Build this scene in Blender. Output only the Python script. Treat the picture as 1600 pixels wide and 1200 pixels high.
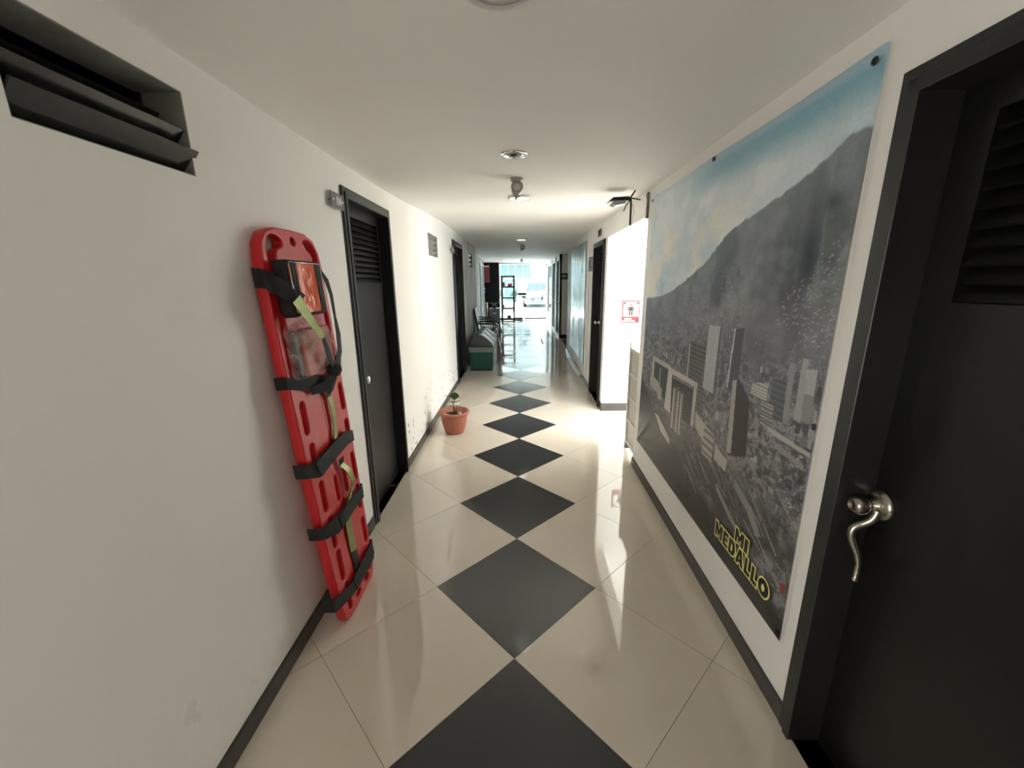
import bpy, bmesh, math, random
import numpy as np
from mathutils import Matrix, Vector, noise as mnoise

for o in list(bpy.data.objects):
    bpy.data.objects.remove(o)
S = bpy.context.scene
COL = S.collection
random.seed(4)
PI = math.pi

# ------------------------------------------------------------------ camera
cam = bpy.data.cameras.new('camera')
cam.sensor_fit = 'HORIZONTAL'
cam.sensor_width = 36.0
cam.lens = 636.06 / 1600 * 36.0
cam.clip_start = 0.02
cam.clip_end = 300
camo = bpy.data.objects.new('camera', cam)
COL.objects.link(camo)
_R = Vector((0.99964225, 0.02415238, -0.0114903))
_U = Vector((0.00523075, 0.24476841, 0.96956746))
_F = Vector((-0.02622983, 0.96928071, -0.24455451))
camo.matrix_world = Matrix(((_R.x, _U.x, -_F.x, 0.04203), (_R.y, _U.y, -_F.y, -1.42028),
                            (_R.z, _U.z, -_F.z, 1.58602), (0, 0, 0, 1)))
S.camera = camo

# ------------------------------------------------------------------ world, sun, daylight, exposure
S.view_settings.view_transform = 'Standard'
S.view_settings.look = 'None'
S.view_settings.gamma = 1.0
S.view_settings.use_curve_mapping = False
S.view_settings.exposure = 1.33
S.cycles.max_bounces = 18
S.cycles.diffuse_bounces = 14
S.cycles.glossy_bounces = 5

W = bpy.data.worlds.new('world')
S.world = W
W.use_nodes = True
_bg = W.node_tree.nodes['Background']
_bg.inputs[0].default_value = (0.86, 0.95, 1.0, 1)
_bg.inputs[1].default_value = 1.4


def light(name, kind, loc, power, color, rot=None, size=None, size_y=None, target=None, **kw):
    l = bpy.data.lights.new(name, kind)
    l.energy = power
    l.color = color
    if kind == 'AREA':
        l.shape = 'RECTANGLE' if size_y else 'DISK'
        l.size = size
        if size_y:
            l.size_y = size_y
    for k, v in kw.items():
        setattr(l, k, v)
    o = bpy.data.objects.new(name, l)
    COL.objects.link(o)
    o.location = loc
    if target is not None:
        o.rotation_euler = (Vector(target) - Vector(loc)).to_track_quat('-Z', 'Y').to_euler()
    elif rot:
        o.rotation_euler = rot
    return o


light('sun', 'SUN', (8, 20, 12), 2.6, (1, 0.98, 0.94), target=(2, 24, 0), angle=0.02)
# daylight entering the side yard: its skylight and its window
light('skylight_daylight', 'AREA', (2.2, 1.35, 3.1), 105, (0.92, 0.985, 1.0), target=(2.0, 1.35, 0), size=1.9, size_y=2.0)
light('yard_window_daylight', 'AREA', (3.86, 1.0, 0.95), 56, (0.92, 0.985, 1.0), target=(0, 2.2, 1.3), size=1.3, size_y=1.4)
# unseen fill lamp in an added window, lightening the right wall
light('rear_fill', 'AREA', (-0.92, -2.25, 1.10), 8.0, (1.0, 0.91, 0.80), target=(0.9, -0.5, 0.6), size=1.1, size_y=1.2)
# extra area lamp over the street, topping up sky light through the glass
light('street_fill', 'AREA', (0.0, 18.6, 4.6), 3000, (0.9, 0.97, 1.0), target=(0.0, 12, 0.4), size=4.0, size_y=2.5)

# ------------------------------------------------------------------ materials
MATS = {}


def mat(name, color=(0.8, 0.8, 0.8), rough=0.5, metal=0.0, spec=0.5, emit=None, estr=0.0, var=0.0, vscale=8.0,
        bump=0.0, bscale=60.0, alpha=None, trans=0.0, coat=0.0, ior=None):
    if name in MATS:
        return MATS[name]
    m = bpy.data.materials.new(name)
    m.use_nodes = True
    nt = m.node_tree
    b = nt.nodes['Principled BSDF']
    b.inputs['Base Color'].default_value = (*color, 1)
    b.inputs['Roughness'].default_value = rough
    b.inputs['Metallic'].default_value = metal
    b.inputs['Specular IOR Level'].default_value = spec
    b.inputs['Transmission Weight'].default_value = trans
    b.inputs['Coat Weight'].default_value = coat
    if ior:
        b.inputs['IOR'].default_value = ior
    if alpha is not None:
        b.inputs['Alpha'].default_value = alpha
    if emit:
        b.inputs['Emission Color'].default_value = (*emit, 1)
        b.inputs['Emission Strength'].default_value = estr
    tc = nt.nodes.new('ShaderNodeTexCoord')
    if var > 0:
        n = nt.nodes.new('ShaderNodeTexNoise')
        n.inputs['Scale'].default_value = vscale
        n.inputs['Detail'].default_value = 5
        nt.links.new(tc.outputs['Object'], n.inputs['Vector'])
        mx = nt.nodes.new('ShaderNodeMix')
        mx.data_type = 'RGBA'
        mx.inputs[6].default_value = (*[c * (1 - var) for c in color], 1)
        mx.inputs[7].default_value = (*[min(1, c * (1 + var)) for c in color], 1)
        nt.links.new(n.outputs['Fac'], mx.inputs[0])
        nt.links.new(mx.outputs[2], b.inputs['Base Color'])
    if bump > 0:
        n2 = nt.nodes.new('ShaderNodeTexNoise')
        n2.inputs['Scale'].default_value = bscale
        n2.inputs['Detail'].default_value = 3
        nt.links.new(tc.outputs['Object'], n2.inputs['Vector'])
        bp = nt.nodes.new('ShaderNodeBump')
        bp.inputs['Strength'].default_value = bump
        bp.inputs['Distance'].default_value = 0.01
        nt.links.new(n2.outputs['Fac'], bp.inputs['Height'])
        nt.links.new(bp.outputs[0], b.inputs['Normal'])
    MATS[name] = m
    return m


def ramp_node(nt, stops):
    r = nt.nodes.new('ShaderNodeValToRGB')
    el = r.color_ramp.elements
    el[0].position, el[0].color = stops[0][0], (*stops[0][1], 1)
    el[1].position, el[1].color = stops[-1][0], (*stops[-1][1], 1)
    for p, c in stops[1:-1]:
        e = el.new(p)
        e.color = (*c, 1)
    return r


WALLC = (0.87, 0.857, 0.832)
mat('wall_paint', WALLC, 0.62, bump=0.10, bscale=35, var=0.025, vscale=2.5)
mat('ceiling_paint', (0.865, 0.85, 0.822), 0.7, bump=0.06, bscale=20, var=0.02, vscale=1.5)
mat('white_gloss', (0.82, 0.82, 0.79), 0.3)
mat('base_dark', (0.042, 0.040, 0.036), 0.22, var=0.25, vscale=5)
mat('door_black', (0.0045, 0.0045, 0.0045), 0.40, var=0.25, vscale=6)
mat('door_frame', (0.018, 0.0175, 0.017), 0.35, var=0.25, vscale=9)
mat('dark_room', (0.012, 0.013, 0.012), 0.9)
mat('steel', (0.42, 0.385, 0.33), 0.25, metal=1.0)
mat('chrome', (0.85, 0.85, 0.85), 0.12, metal=1.0)
mat('black_plastic', (0.015, 0.015, 0.016), 0.35)
mat('black_webbing', (0.012, 0.012, 0.012), 0.75, bump=0.25, bscale=400)
mat('red_plastic', (0.56, 0.014, 0.018), 0.36, var=0.05, vscale=20, bump=0.03, bscale=150)
mat('orange_window', (0.80, 0.13, 0.03), 0.12, coat=0.6, bump=0.5, bscale=14)
mat('silver_piping', (0.8, 0.72, 0.66), 0.25, metal=0.6)
mat('terracotta', (0.40, 0.135, 0.085), 0.6, var=0.12, vscale=12)
mat('soil', (0.035, 0.022, 0.014), 0.95, bump=0.6, bscale=80)
mat('pebble', (0.62, 0.52, 0.43), 0.6, var=0.15)
mat('leaf_green', (0.065, 0.13, 0.045), 0.4, var=0.3, vscale=30)
mat('leaf_pale', (0.62, 0.55, 0.28), 0.5)
mat('stem', (0.14, 0.12, 0.05), 0.7)
mat('gate_paint', (0.60, 0.59, 0.54), 0.4, var=0.05)
mat('gate_panel', (0.52, 0.51, 0.46), 0.45, var=0.06)
mat('grey_plate', (0.13, 0.12, 0.115), 0.35)
mat('print_white', (0.85, 0.83, 0.80), 0.5)
mat('print_black', (0.012, 0.012, 0.012), 0.5)
mat('print_yellow', (0.86, 0.78, 0.27), 0.5)
mat('print_red', (0.24, 0.010, 0.012), 0.4)
mat('print_maroon', (0.022, 0.008, 0.009), 0.5)
mat('bin_green', (0.003, 0.060, 0.040), 0.4)
mat('bin_grey', (0.16, 0.18, 0.17), 0.4)
mat('bin_dark', (0.03, 0.03, 0.032), 0.28)
mat('bin_white', (0.72, 0.74, 0.74), 0.35)
mat('rack_metal', (0.09, 0.09, 0.09), 0.4)
mat('black_panel', (0.008, 0.007, 0.009), 0.75, spec=0.15)
mat('box_grey', (0.075, 0.08, 0.085), 0.5)
mat('cardboard', (0.24, 0.19, 0.15), 0.8)
mat('sign_green', (0.01, 0.10, 0.06), 0.4)
mat('aluminium', (0.75, 0.77, 0.78), 0.3, metal=0.8)
mat('lamp_white', (0.75, 0.74, 0.72), 0.4)
mat('lamp_glow', (0.9, 0.9, 0.88), 0.4, emit=(1, 0.98, 0.93), estr=0.9)
mat('lamp_off', (0.62, 0.60, 0.58), 0.35)
mat('spot_grey', (0.35, 0.34, 0.32), 0.35, metal=0.4)
mat('concrete_yard', (0.52, 0.55, 0.53), 0.9, var=0.1, vscale=0.8)
mat('facade_white', (0.66, 0.72, 0.72), 0.8, var=0.05, vscale=0.5)
mat('facade_glass', (0.20, 0.29, 0.30), 0.25, var=0.2, vscale=1.2)
mat('car_paint', (0.85, 0.87, 0.88), 0.25, coat=0.5)
mat('car_dark', (0.12, 0.15, 0.16), 0.3)
mat('tyre', (0.03, 0.03, 0.03), 0.8)
mat('bush', (0.14, 0.24, 0.18), 0.8, var=0.3, vscale=6)
mat('magenta_item', (0.55, 0.03, 0.10), 0.4)
mat('blue_item', (0.05, 0.04, 0.30), 0.4)
mat('poster_red', (0.20, 0.03, 0.045), 0.35, var=0.6, vscale=5)
mat('pink_pack', (0.55, 0.20, 0.16), 0.5, var=0.3, vscale=20)
mat('cable_black', (0.02, 0.02, 0.02), 0.5)
mat('cable_grey', (0.28, 0.27, 0.25), 0.5)
mat('router_face', (0.35, 0.35, 0.36), 0.2, metal=0.3)
mat('frame_white', (0.80, 0.80, 0.79), 0.4)
mat('grout', (0.33, 0.29, 0.24), 0.8)


def tile_material(name, color, rough, var, spec=0.5):
    m = mat(name, color, rough, spec=spec)
    nt = m.node_tree
    b = nt.nodes['Principled BSDF']
    oi = nt.nodes.new('ShaderNodeObjectInfo')
    hs = nt.nodes.new('ShaderNodeHueSaturation')
    mr = nt.nodes.new('ShaderNodeMapRange')
    mr.inputs[3].default_value = 1 - var
    mr.inputs[4].default_value = 1 + var
    nt.links.new(oi.outputs['Random'], mr.inputs[0])
    nt.links.new(mr.outputs[0], hs.inputs['Value'])
    geo = nt.nodes.new('ShaderNodeNewGeometry')
    n = nt.nodes.new('ShaderNodeTexNoise')
    n.inputs['Scale'].default_value = 3.0
    n.inputs['Detail'].default_value = 6
    nt.links.new(geo.outputs['Position'], n.inputs['Vector'])
    mx = nt.nodes.new('ShaderNodeMix')
    mx.data_type = 'RGBA'
    mx.inputs[6].default_value = (*[c * 0.94 for c in color], 1)
    mx.inputs[7].default_value = (*[c * 1.05 for c in color], 1)
    nt.links.new(n.outputs['Fac'], mx.inputs[0])
    nt.links.new(mx.outputs[2], hs.inputs['Color'])
    nt.links.new(hs.outputs[0], b.inputs['Base Color'])
    # long soft waviness of polished tile
    n2 = nt.nodes.new('ShaderNodeTexNoise')
    n2.inputs['Scale'].default_value = 2.2
    n2.inputs['Detail'].default_value = 1
    nt.links.new(geo.outputs['Position'], n2.inputs['Vector'])
    bp = nt.nodes.new('ShaderNodeBump')
    bp.inputs['Strength'].default_value = 0.035
    bp.inputs['Distance'].default_value = 0.01
    nt.links.new(n2.outputs['Fac'], bp.inputs['Height'])
    nt.links.new(bp.outputs[0], b.inputs['Normal'])
    return m


tile_material('tile_cream', (0.63, 0.565, 0.48), 0.035, 0.03, 1.0)
tile_material('tile_black', (0.022, 0.022, 0.024), 0.13, 0.10, 0.7)


def wall_left_material():
    """paint with damp streaks between y 6 and 8.4 and scuffs low down"""
    m = mat('wall_paint_left', WALLC, 0.62)
    nt = m.node_tree
    b = nt.nodes['Principled BSDF']
    tc = nt.nodes.new('ShaderNodeTexCoord')
    sep = nt.nodes.new('ShaderNodeSeparateXYZ')
    nt.links.new(tc.outputs['Object'], sep.inputs[0])

    def maprange(src, a, b_, c=0.0, d=1.0, smooth=True):
        r = nt.nodes.new('ShaderNodeMapRange')
        r.interpolation_type = 'SMOOTHSTEP' if smooth else 'LINEAR'
        r.inputs[1].default_value = a
        r.inputs[2].default_value = b_
        r.inputs[3].default_value = c
        r.inputs[4].default_value = d
        nt.links.new(src, r.inputs[0])
        return r.outputs[0]

    def math_(op, a, b_):
        n = nt.nodes.new('ShaderNodeMath')
        n.operation = op
        for i, v in enumerate((a, b_)):
            if isinstance(v, (int, float)):
                n.inputs[i].default_value = v
            else:
                nt.links.new(v, n.inputs[i])
        return n.outputs[0]
    y, z = sep.outputs[1], sep.outputs[2]
    # streaks
    mp = nt.nodes.new('ShaderNodeMapping')
    mp.inputs['Scale'].default_value = (1, 7, 0.9)
    nt.links.new(tc.outputs['Object'], mp.inputs[0])
    n1 = nt.nodes.new('ShaderNodeTexNoise')
    n1.inputs['Scale'].default_value = 1.6
    n1.inputs['Detail'].default_value = 6
    nt.links.new(mp.outputs[0], n1.inputs['Vector'])
    streak = maprange(n1.outputs['Fac'], 0.36, 0.60, 1.0, 0.15)
    damp = math_('MULTIPLY', streak, maprange(y, 5.9, 6.4))
    # scuffs
    n2 = nt.nodes.new('ShaderNodeTexNoise')
    n2.inputs['Scale'].default_value = 13
    n2.inputs['Detail'].default_value = 8
    nt.links.new(tc.outputs['Object'], n2.inputs['Vector'])
    sc = maprange(n2.outputs['Fac'], 0.59, 0.65)
    n3 = nt.nodes.new('ShaderNodeTexNoise')
    n3.inputs['Scale'].default_value = 2.3
    nt.links.new(tc.outputs['Object'], n3.inputs['Vector'])
    sc = math_('MULTIPLY', sc, maprange(n3.outputs['Fac'], 0.45, 0.6))
    sc = math_('MULTIPLY', sc, maprange(z, 0.60, 0.30))
    sc = math_('MULTIPLY', sc, maprange(y, 1.75, 1.95, 0.12, 1.0))
    base = nt.nodes.new('ShaderNodeMix')
    base.data_type = 'RGBA'
    base.inputs[6].default_value = (*WALLC, 1)
    base.inputs[7].default_value = (0.50, 0.50, 0.475, 1)
    nt.links.new(damp, base.inputs[0])
    mx = nt.nodes.new('ShaderNodeMix')
    mx.data_type = 'RGBA'
    mx.inputs[7].default_value = (0.26, 0.245, 0.225, 1)
    nt.links.new(sc, mx.inputs[0])
    nt.links.new(base.outputs[2], mx.inputs[6])
    nt.links.new(mx.outputs[2], b.inputs['Base Color'])
    n4 = nt.nodes.new('ShaderNodeTexNoise')
    n4.inputs['Scale'].default_value = 30
    nt.links.new(tc.outputs['Object'], n4.inputs['Vector'])
    hgt = math_('SUBTRACT', n4.outputs['Fac'], math_('MULTIPLY', sc, 1.5))
    bp = nt.nodes.new('ShaderNodeBump')
    bp.inputs['Strength'].default_value = 0.12
    bp.inputs['Distance'].default_value = 0.01
    nt.links.new(hgt, bp.inputs['Height'])
    nt.links.new(bp.outputs[0], b.inputs['Normal'])
    return m


wall_left_material()


def glass_material(name, tint=(0.93, 0.98, 0.98), mixg=0.12):
    m = bpy.data.materials.new(name)
    m.use_nodes = True
    nt = m.node_tree
    nt.nodes.remove(nt.nodes['Principled BSDF'])
    out = nt.nodes['Material Output']
    t = nt.nodes.new('ShaderNodeBsdfTransparent')
    t.inputs[0].default_value = (*tint, 1)
    g = nt.nodes.new('ShaderNodeBsdfGlossy')
    g.inputs['Roughness'].default_value = 0.03
    fr = nt.nodes.new('ShaderNodeFresnel')
    fr.inputs[0].default_value = 1.25
    mx = nt.nodes.new('ShaderNodeMixShader')
    nt.links.new(fr.outputs[0], mx.inputs[0])
    nt.links.new(t.outputs[0], mx.inputs[1])
    nt.links.new(g.outputs[0], mx.inputs[2])
    nt.links.new(mx.outputs[0], out.inputs[0])
    MATS[name] = m


glass_material('glass_clear')


def film_material():
    """clear crinkled plastic film"""
    m = bpy.data.materials.new('plastic_film')
    m.use_nodes = True
    nt = m.node_tree
    nt.nodes.remove(nt.nodes['Principled BSDF'])
    out = nt.nodes['Material Output']
    t = nt.nodes.new('ShaderNodeBsdfTransparent')
    t.inputs[0].default_value = (1, 0.95, 0.94, 1)
    p = nt.nodes.new('ShaderNodeBsdfPrincipled')
    p.inputs['Base Color'].default_value = (0.85, 0.72, 0.70, 1)
    p.inputs['Roughness'].default_value = 0.07
    tc = nt.nodes.new('ShaderNodeTexCoord')
    v = nt.nodes.new('ShaderNodeTexVoronoi')
    v.inputs['Scale'].default_value = 26
    nt.links.new(tc.outputs['Object'], v.inputs['Vector'])
    bp = nt.nodes.new('ShaderNodeBump')
    bp.inputs['Strength'].default_value = 0.9
    bp.inputs['Distance'].default_value = 0.02
    nt.links.new(v.outputs['Distance'], bp.inputs['Height'])
    nt.links.new(bp.outputs[0], p.inputs['Normal'])
    n = nt.nodes.new('ShaderNodeTexNoise')
    n.inputs['Scale'].default_value = 18
    nt.links.new(tc.outputs['Object'], n.inputs['Vector'])
    mr = nt.nodes.new('ShaderNodeMapRange')
    mr.inputs[1].default_value = 0.35
    mr.inputs[2].default_value = 0.7
    mr.inputs[3].default_value = 0.05
    mr.inputs[4].default_value = 0.42
    nt.links.new(n.outputs['Fac'], mr.inputs[0])
    mx = nt.nodes.new('ShaderNodeMixShader')
    nt.links.new(mr.outputs[0], mx.inputs[0])
    nt.links.new(t.outputs[0], mx.inputs[1])
    nt.links.new(p.outputs[0], mx.inputs[2])
    nt.links.new(mx.outputs[0], out.inputs[0])
    MATS['plastic_film'] = m


film_material()


def reflective_material():
    """yellow-green reflective tape with woven dots"""
    m = mat('reflective_tape', (0.30, 0.33, 0.045), 0.25, metal=0.35)
    nt = m.node_tree
    b = nt.nodes['Principled BSDF']
    tc = nt.nodes.new('ShaderNodeTexCoord')
    v = nt.nodes.new('ShaderNodeTexVoronoi')
    v.inputs['Scale'].default_value = 80
    v.inputs['Randomness'].default_value = 0.1
    nt.links.new(tc.outputs['Object'], v.inputs['Vector'])
    r = ramp_node(nt, [(0.12, (0.50, 0.50, 0.22)), (0.3, (0.17, 0.205, 0.028))])
    nt.links.new(v.outputs['Distance'], r.inputs[0])
    nt.links.new(r.outputs[0], b.inputs['Base Color'])


reflective_material()


def foil_material():
    """silvery printed sheet that mirrors the shop front"""
    m = mat('silver_sheet', (0.42, 0.46, 0.48), 0.22, metal=0.55)
    nt = m.node_tree
    b = nt.nodes['Principled BSDF']
    tc = nt.nodes.new('ShaderNodeTexCoord')
    n = nt.nodes.new('ShaderNodeTexNoise')
    n.inputs['Scale'].default_value = 3
    n.inputs['Detail'].default_value = 5
    nt.links.new(tc.outputs['Object'], n.inputs['Vector'])
    r = ramp_node(nt, [(0.35, (0.30, 0.34, 0.36)), (0.65, (0.62, 0.66, 0.68))])
    nt.links.new(n.outputs['Fac'], r.inputs[0])
    nt.links.new(r.outputs[0], b.inputs['Base Color'])


foil_material()


# ------------------------------------------------------------------ mesh helpers
class MB:
    def __init__(s):
        s.v, s.f, s.sm = [], [], []

    def add(s, vs, fs, smooth=False):
        n = len(s.v)
        s.v += [tuple(p) for p in vs]
        s.f += [tuple(i + n for i in f) for f in fs]
        s.sm += [smooth] * len(fs)
        return s

    def box(s, x0, x1, y0, y1, z0, z1, M=None):
        vs = [Vector(p) for p in ((x0, y0, z0), (x1, y0, z0), (x1, y1, z0), (x0, y1, z0),
                                  (x0, y0, z1), (x1, y0, z1), (x1, y1, z1), (x0, y1, z1))]
        if M:
            vs = [M @ p for p in vs]
        return s.add(vs, [(0, 3, 2, 1), (4, 5, 6, 7), (0, 1, 5, 4), (1, 2, 6, 5), (2, 3, 7, 6), (3, 0, 4, 7)])

    def prism(s, poly, e, M=None):
        """poly: 3d points in order, e: extrusion vector"""
        n = len(poly)
        a = [Vector(p) for p in poly]
        b = [p + Vector(e) for p in a]
        vs = a + b
        if M:
            vs = [M @ p for p in vs]
        fs = [tuple(range(n - 1, -1, -1)), tuple(range(n, 2 * n))]
        fs += [(i, (i + 1) % n, n + (i + 1) % n, n + i) for i in range(n)]
        return s.add(vs, fs)

    def tube(s, pts, r, seg=8, smooth=True, close=True):
        pts = [Vector(p) for p in pts]
        rs = r if isinstance(r, (list, tuple)) else [r] * len(pts)
        vs, fs = [], []
        up = None
        for i, p in enumerate(pts):
            d = (pts[min(i + 1, len(pts) - 1)] - pts[max(i - 1, 0)]).normalized()
            if up is None:
                up = Vector((0, 0, 1)) if abs(d.z) < 0.9 else Vector((0, 1, 0))
            a = d.cross(up).normalized()
            b = a.cross(d).normalized()
            up = b
            for k in range(seg):
                t = 2 * PI * k / seg
                vs.append(p + a * math.cos(t) * rs[i] + b * math.sin(t) * rs[i])
        for i in range(len(pts) - 1):
            for k in range(seg):
                k2 = (k + 1) % seg
                fs.append((i * seg + k, i * seg + k2, (i + 1) * seg + k2, (i + 1) * seg + k))
        s.add(vs, fs, smooth)
        if close:
            n = len(s.v) - len(vs)
            s.f.append(tuple(n + k for k in range(seg - 1, -1, -1)))
            s.f.append(tuple(n + (len(pts) - 1) * seg + k for k in range(seg)))
            s.sm += [False, False]
        return s

    def lathe(s, prof, seg=24, M=None, smooth=True, flute=None):
        vs, fs = [], []
        for j, (r, z) in enumerate(prof):
            for k in range(seg):
                t = 2 * PI * k / seg
                rr = r if not flute else r + flute(j, t)
                p = Vector((rr * math.cos(t), rr * math.sin(t), z))
                vs.append(M @ p if M else p)
        for j in range(len(prof) - 1):
            for k in range(seg):
                k2 = (k + 1) % seg
                fs.append((j * seg + k, j * seg + k2, (j + 1) * seg + k2, (j + 1) * seg + k))
        s.add(vs, fs, smooth)
        n = len(s.v) - len(vs)
        if prof[0][0] > 1e-5:
            s.f.append(tuple(n + k for k in range(seg - 1, -1, -1)))
            s.sm.append(False)
        if prof[-1][0] > 1e-5:
            s.f.append(tuple(n + (len(prof) - 1) * seg + k for k in range(seg)))
            s.sm.append(False)
        return s

    def strip(s, A, B, t, nrm=None):
        """ribbon between edge lists A and B with thickness t along nrm"""
        A = [Vector(p) for p in A]
        B = [Vector(p) for p in B]
        n = len(A)
        nv = Vector(nrm or (1, 0, 0)) * t
        vs = A + B + [p + nv for p in A] + [p + nv for p in B]
        fs = []
        for i in range(n - 1):
            fs.append((i, i + 1, n + i + 1, n + i))
            fs.append((2 * n + i, 3 * n + i, 3 * n + i + 1, 2 * n + i + 1))
            fs.append((i, 2 * n + i, 2 * n + i + 1, i + 1))
            fs.append((n + i, n + i + 1, 3 * n + i + 1, 3 * n + i))
        fs.append((0, n, 3 * n, 2 * n))
        fs.append((n - 1, 3 * n - 1, 4 * n - 1, 2 * n - 1)[::-1])
        return s.add(vs, fs)

    def mesh(s, name, bevel=0.0, bseg=2):
        me = bpy.data.meshes.new(name)
        me.from_pydata(s.v, [], s.f)
        bm = bmesh.new()
        bm.from_mesh(me)
        for f, q in zip(bm.faces, s.sm):
            f.smooth = q
        bmesh.ops.recalc_face_normals(bm, faces=bm.faces)
        if bevel > 0:
            ed = [e for e in bm.edges if len(e.link_faces) == 2 and e.calc_face_angle(0) > 0.6]
            bmesh.ops.bevel(bm, geom=ed, offset=bevel, segments=bseg, affect='EDGES', profile=0.5, clamp_overlap=True)
        bm.to_mesh(me)
        bm.free()
        return me

    def build(s, name, material, parent=None, M=None, bevel=0.0, bseg=2):
        return obj(name, s.mesh(name, bevel, bseg), material, parent, M)


def obj(name, me, material, parent=None, M=None):
    o = bpy.data.objects.new(name, me)
    COL.objects.link(o)
    if material and not (me and len(me.materials)):
        me.materials.append(MATS[material])
    if parent:
        o.parent = parent
    if M is not None:
        o.matrix_basis = M
    return o


def tag(o, label, cat, group=None):
    o['label'] = label
    o['category'] = cat
    if group:
        o['group'] = group
    return o


def thing(name, label, cat, M=None, group=None):
    o = bpy.data.objects.new(name, None)
    o.empty_display_size = 0.05
    COL.objects.link(o)
    if M is not None:
        o.matrix_basis = M
    return tag(o, label, cat, group)


def struct(o, label=None, cat=None):
    o['kind'] = 'structure'
    if label:
        o['label'] = label
    if cat:
        o['category'] = cat
    return o


def sempty(name, M, label, cat):
    return struct(thing(name, label, cat, M))


def T(x, y, z):
    return Matrix.Translation((x, y, z))


def Rx(a): return Matrix.Rotation(a, 4, 'X')
def Ry(a): return Matrix.Rotation(a, 4, 'Y')
def Rz(a): return Matrix.Rotation(a, 4, 'Z')


ML = T(-0.955, 0, 0) @ Rz(0.008)           # left wall face: local +x into the corridor, +y down the corridor
MR = T(0.992, 0, 0) @ Rz(PI - 0.008)       # right wall face: local +x into the corridor, +y towards the viewer


def onL(y, x=0, z=0): return ML @ T(x, y, z)
def onR(y, x=0, z=0): return MR @ T(x, -y, z)
def lx(y): return -0.955 - 0.008 * y
def rx(y): return 0.992 + 0.008 * y


def ceil_z(x, y):
    t = min(1, max(0, (y - 1.2) / 3.4))
    t = t * t * (3 - 2 * t)
    return 2.238 + t * (0.078 - 0.03 * max(-1.0, min(1.0, x)))


def text_mesh(body, size, offset=0.0, extrude=0.0005, align='LEFT', space=1.0):
    c = bpy.data.curves.new('text', 'FONT')
    c.body = body
    c.size = size
    c.offset = offset
    c.extrude = extrude
    c.align_x = align
    c.space_character = space
    c.resolution_u = 3
    o = bpy.data.objects.new('text', c)
    COL.objects.link(o)
    dg = bpy.context.evaluated_depsgraph_get()
    dg.update()
    me = bpy.data.meshes.new_from_object(o.evaluated_get(dg))
    bpy.data.objects.remove(o)
    bpy.data.curves.remove(c)
    me.materials.clear()
    return me


def fit_text(me, w, h):
    """scale text mesh to box w x h with lower-left at origin (xy plane)"""
    xs = [v.co.x for v in me.vertices]
    ys = [v.co.y for v in me.vertices]
    x0, x1, y0, y1 = min(xs), max(xs), min(ys), max(ys)
    for v in me.vertices:
        v.co.x = (v.co.x - x0) / (x1 - x0) * w
        v.co.y = (v.co.y - y0) / (y1 - y0) * h
    return me


# text laid on a wall: columns = reading direction, up, outward normal
def face_matrix(origin, right, up):
    r, u = Vector(right).normalized(), Vector(up).normalized()
    n = r.cross(u)
    return Matrix(((r.x, u.x, n.x, origin[0]), (r.y, u.y, n.y, origin[1]), (r.z, u.z, n.z, origin[2]), (0, 0, 0, 1)))


def wall_with_holes(y0, y1, z0, z1, thick, holes):
    """slab in local frame, front face at x=0, holes=(ya,yb,za,zb)"""
    ys = sorted(set([y0, y1] + [h[0] for h in holes] + [h[1] for h in holes]))
    zs = sorted(set([z0, z1] + [h[2] for h in holes] + [h[3] for h in holes]))
    ys = [y for y in ys if y0 <= y <= y1]
    zs = [z for z in zs if z0 <= z <= z1]

    def solid(i, j):
        if i < 0 or j < 0 or i >= len(ys) - 1 or j >= len(zs) - 1:
            return False
        cy, cz = (ys[i] + ys[i + 1]) / 2, (zs[j] + zs[j + 1]) / 2
        return not any(h[0] < cy < h[1] and h[2] < cz < h[3] for h in holes)
    m = MB()
    t = -thick
    for i in range(len(ys) - 1):
        for j in range(len(zs) - 1):
            if not solid(i, j):
                continue
            a, b, c, d = ys[i], ys[i + 1], zs[j], zs[j + 1]
            m.add([(0, a, c), (0, b, c), (0, b, d), (0, a, d)], [(0, 1, 2, 3)])
            m.add([(t, a, c), (t, b, c), (t, b, d), (t, a, d)], [(3, 2, 1, 0)])
            if not solid(i - 1, j):
                m.add([(0, a, c), (0, a, d), (t, a, d), (t, a, c)], [(0, 1, 2, 3)])
            if not solid(i + 1, j):
                m.add([(0, b, c), (0, b, d), (t, b, d), (t, b, c)], [(3, 2, 1, 0)])
            if not solid(i, j - 1):
                m.add([(0, a, c), (t, a, c), (t, b, c), (0, b, c)], [(0, 1, 2, 3)])
            if not solid(i, j + 1):
                m.add([(0, a, d), (t, a, d), (t, b, d), (0, b, d)], [(3, 2, 1, 0)])
    return m


def plain_mesh(mb, name):
    me = bpy.data.meshes.new(name)
    me.from_pydata(mb.v, [], mb.f)
    bm = bmesh.new()
    bm.from_mesh(me)
    bmesh.ops.remove_doubles(bm, verts=bm.verts, dist=1e-5)
    bmesh.ops.recalc_face_normals(bm, faces=bm.faces)
    bm.to_mesh(me)
    bm.free()
    return me


# ------------------------------------------------------------------ walls
V1 = (-0.548, -0.078, 1.908, 2.136)       # big vent
D1 = (1.045, 1.79, 0.0, 2.06)             # door 104
V2 = (3.236, 3.76, 1.875, 2.112)
D2 = (4.95, 5.90, 0.0, 2.14)
V3 = (7.0, 7.56, 1.88, 2.145)
JOG = 8.3
VW = (-2.85, -1.65, 0.50, 1.70)  # hole for the added window behind the viewer
wl = wall_with_holes(-5.0, JOG, -0.02, 2.6, 0.13, [V1, D1, V2, D2, V3, VW])
struct(obj('wall_left', plain_mesh(wl, 'wall_left'), 'wall_paint_left', None, ML),
       'long white painted wall on the left with damp grey streaks', 'wall')

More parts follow.
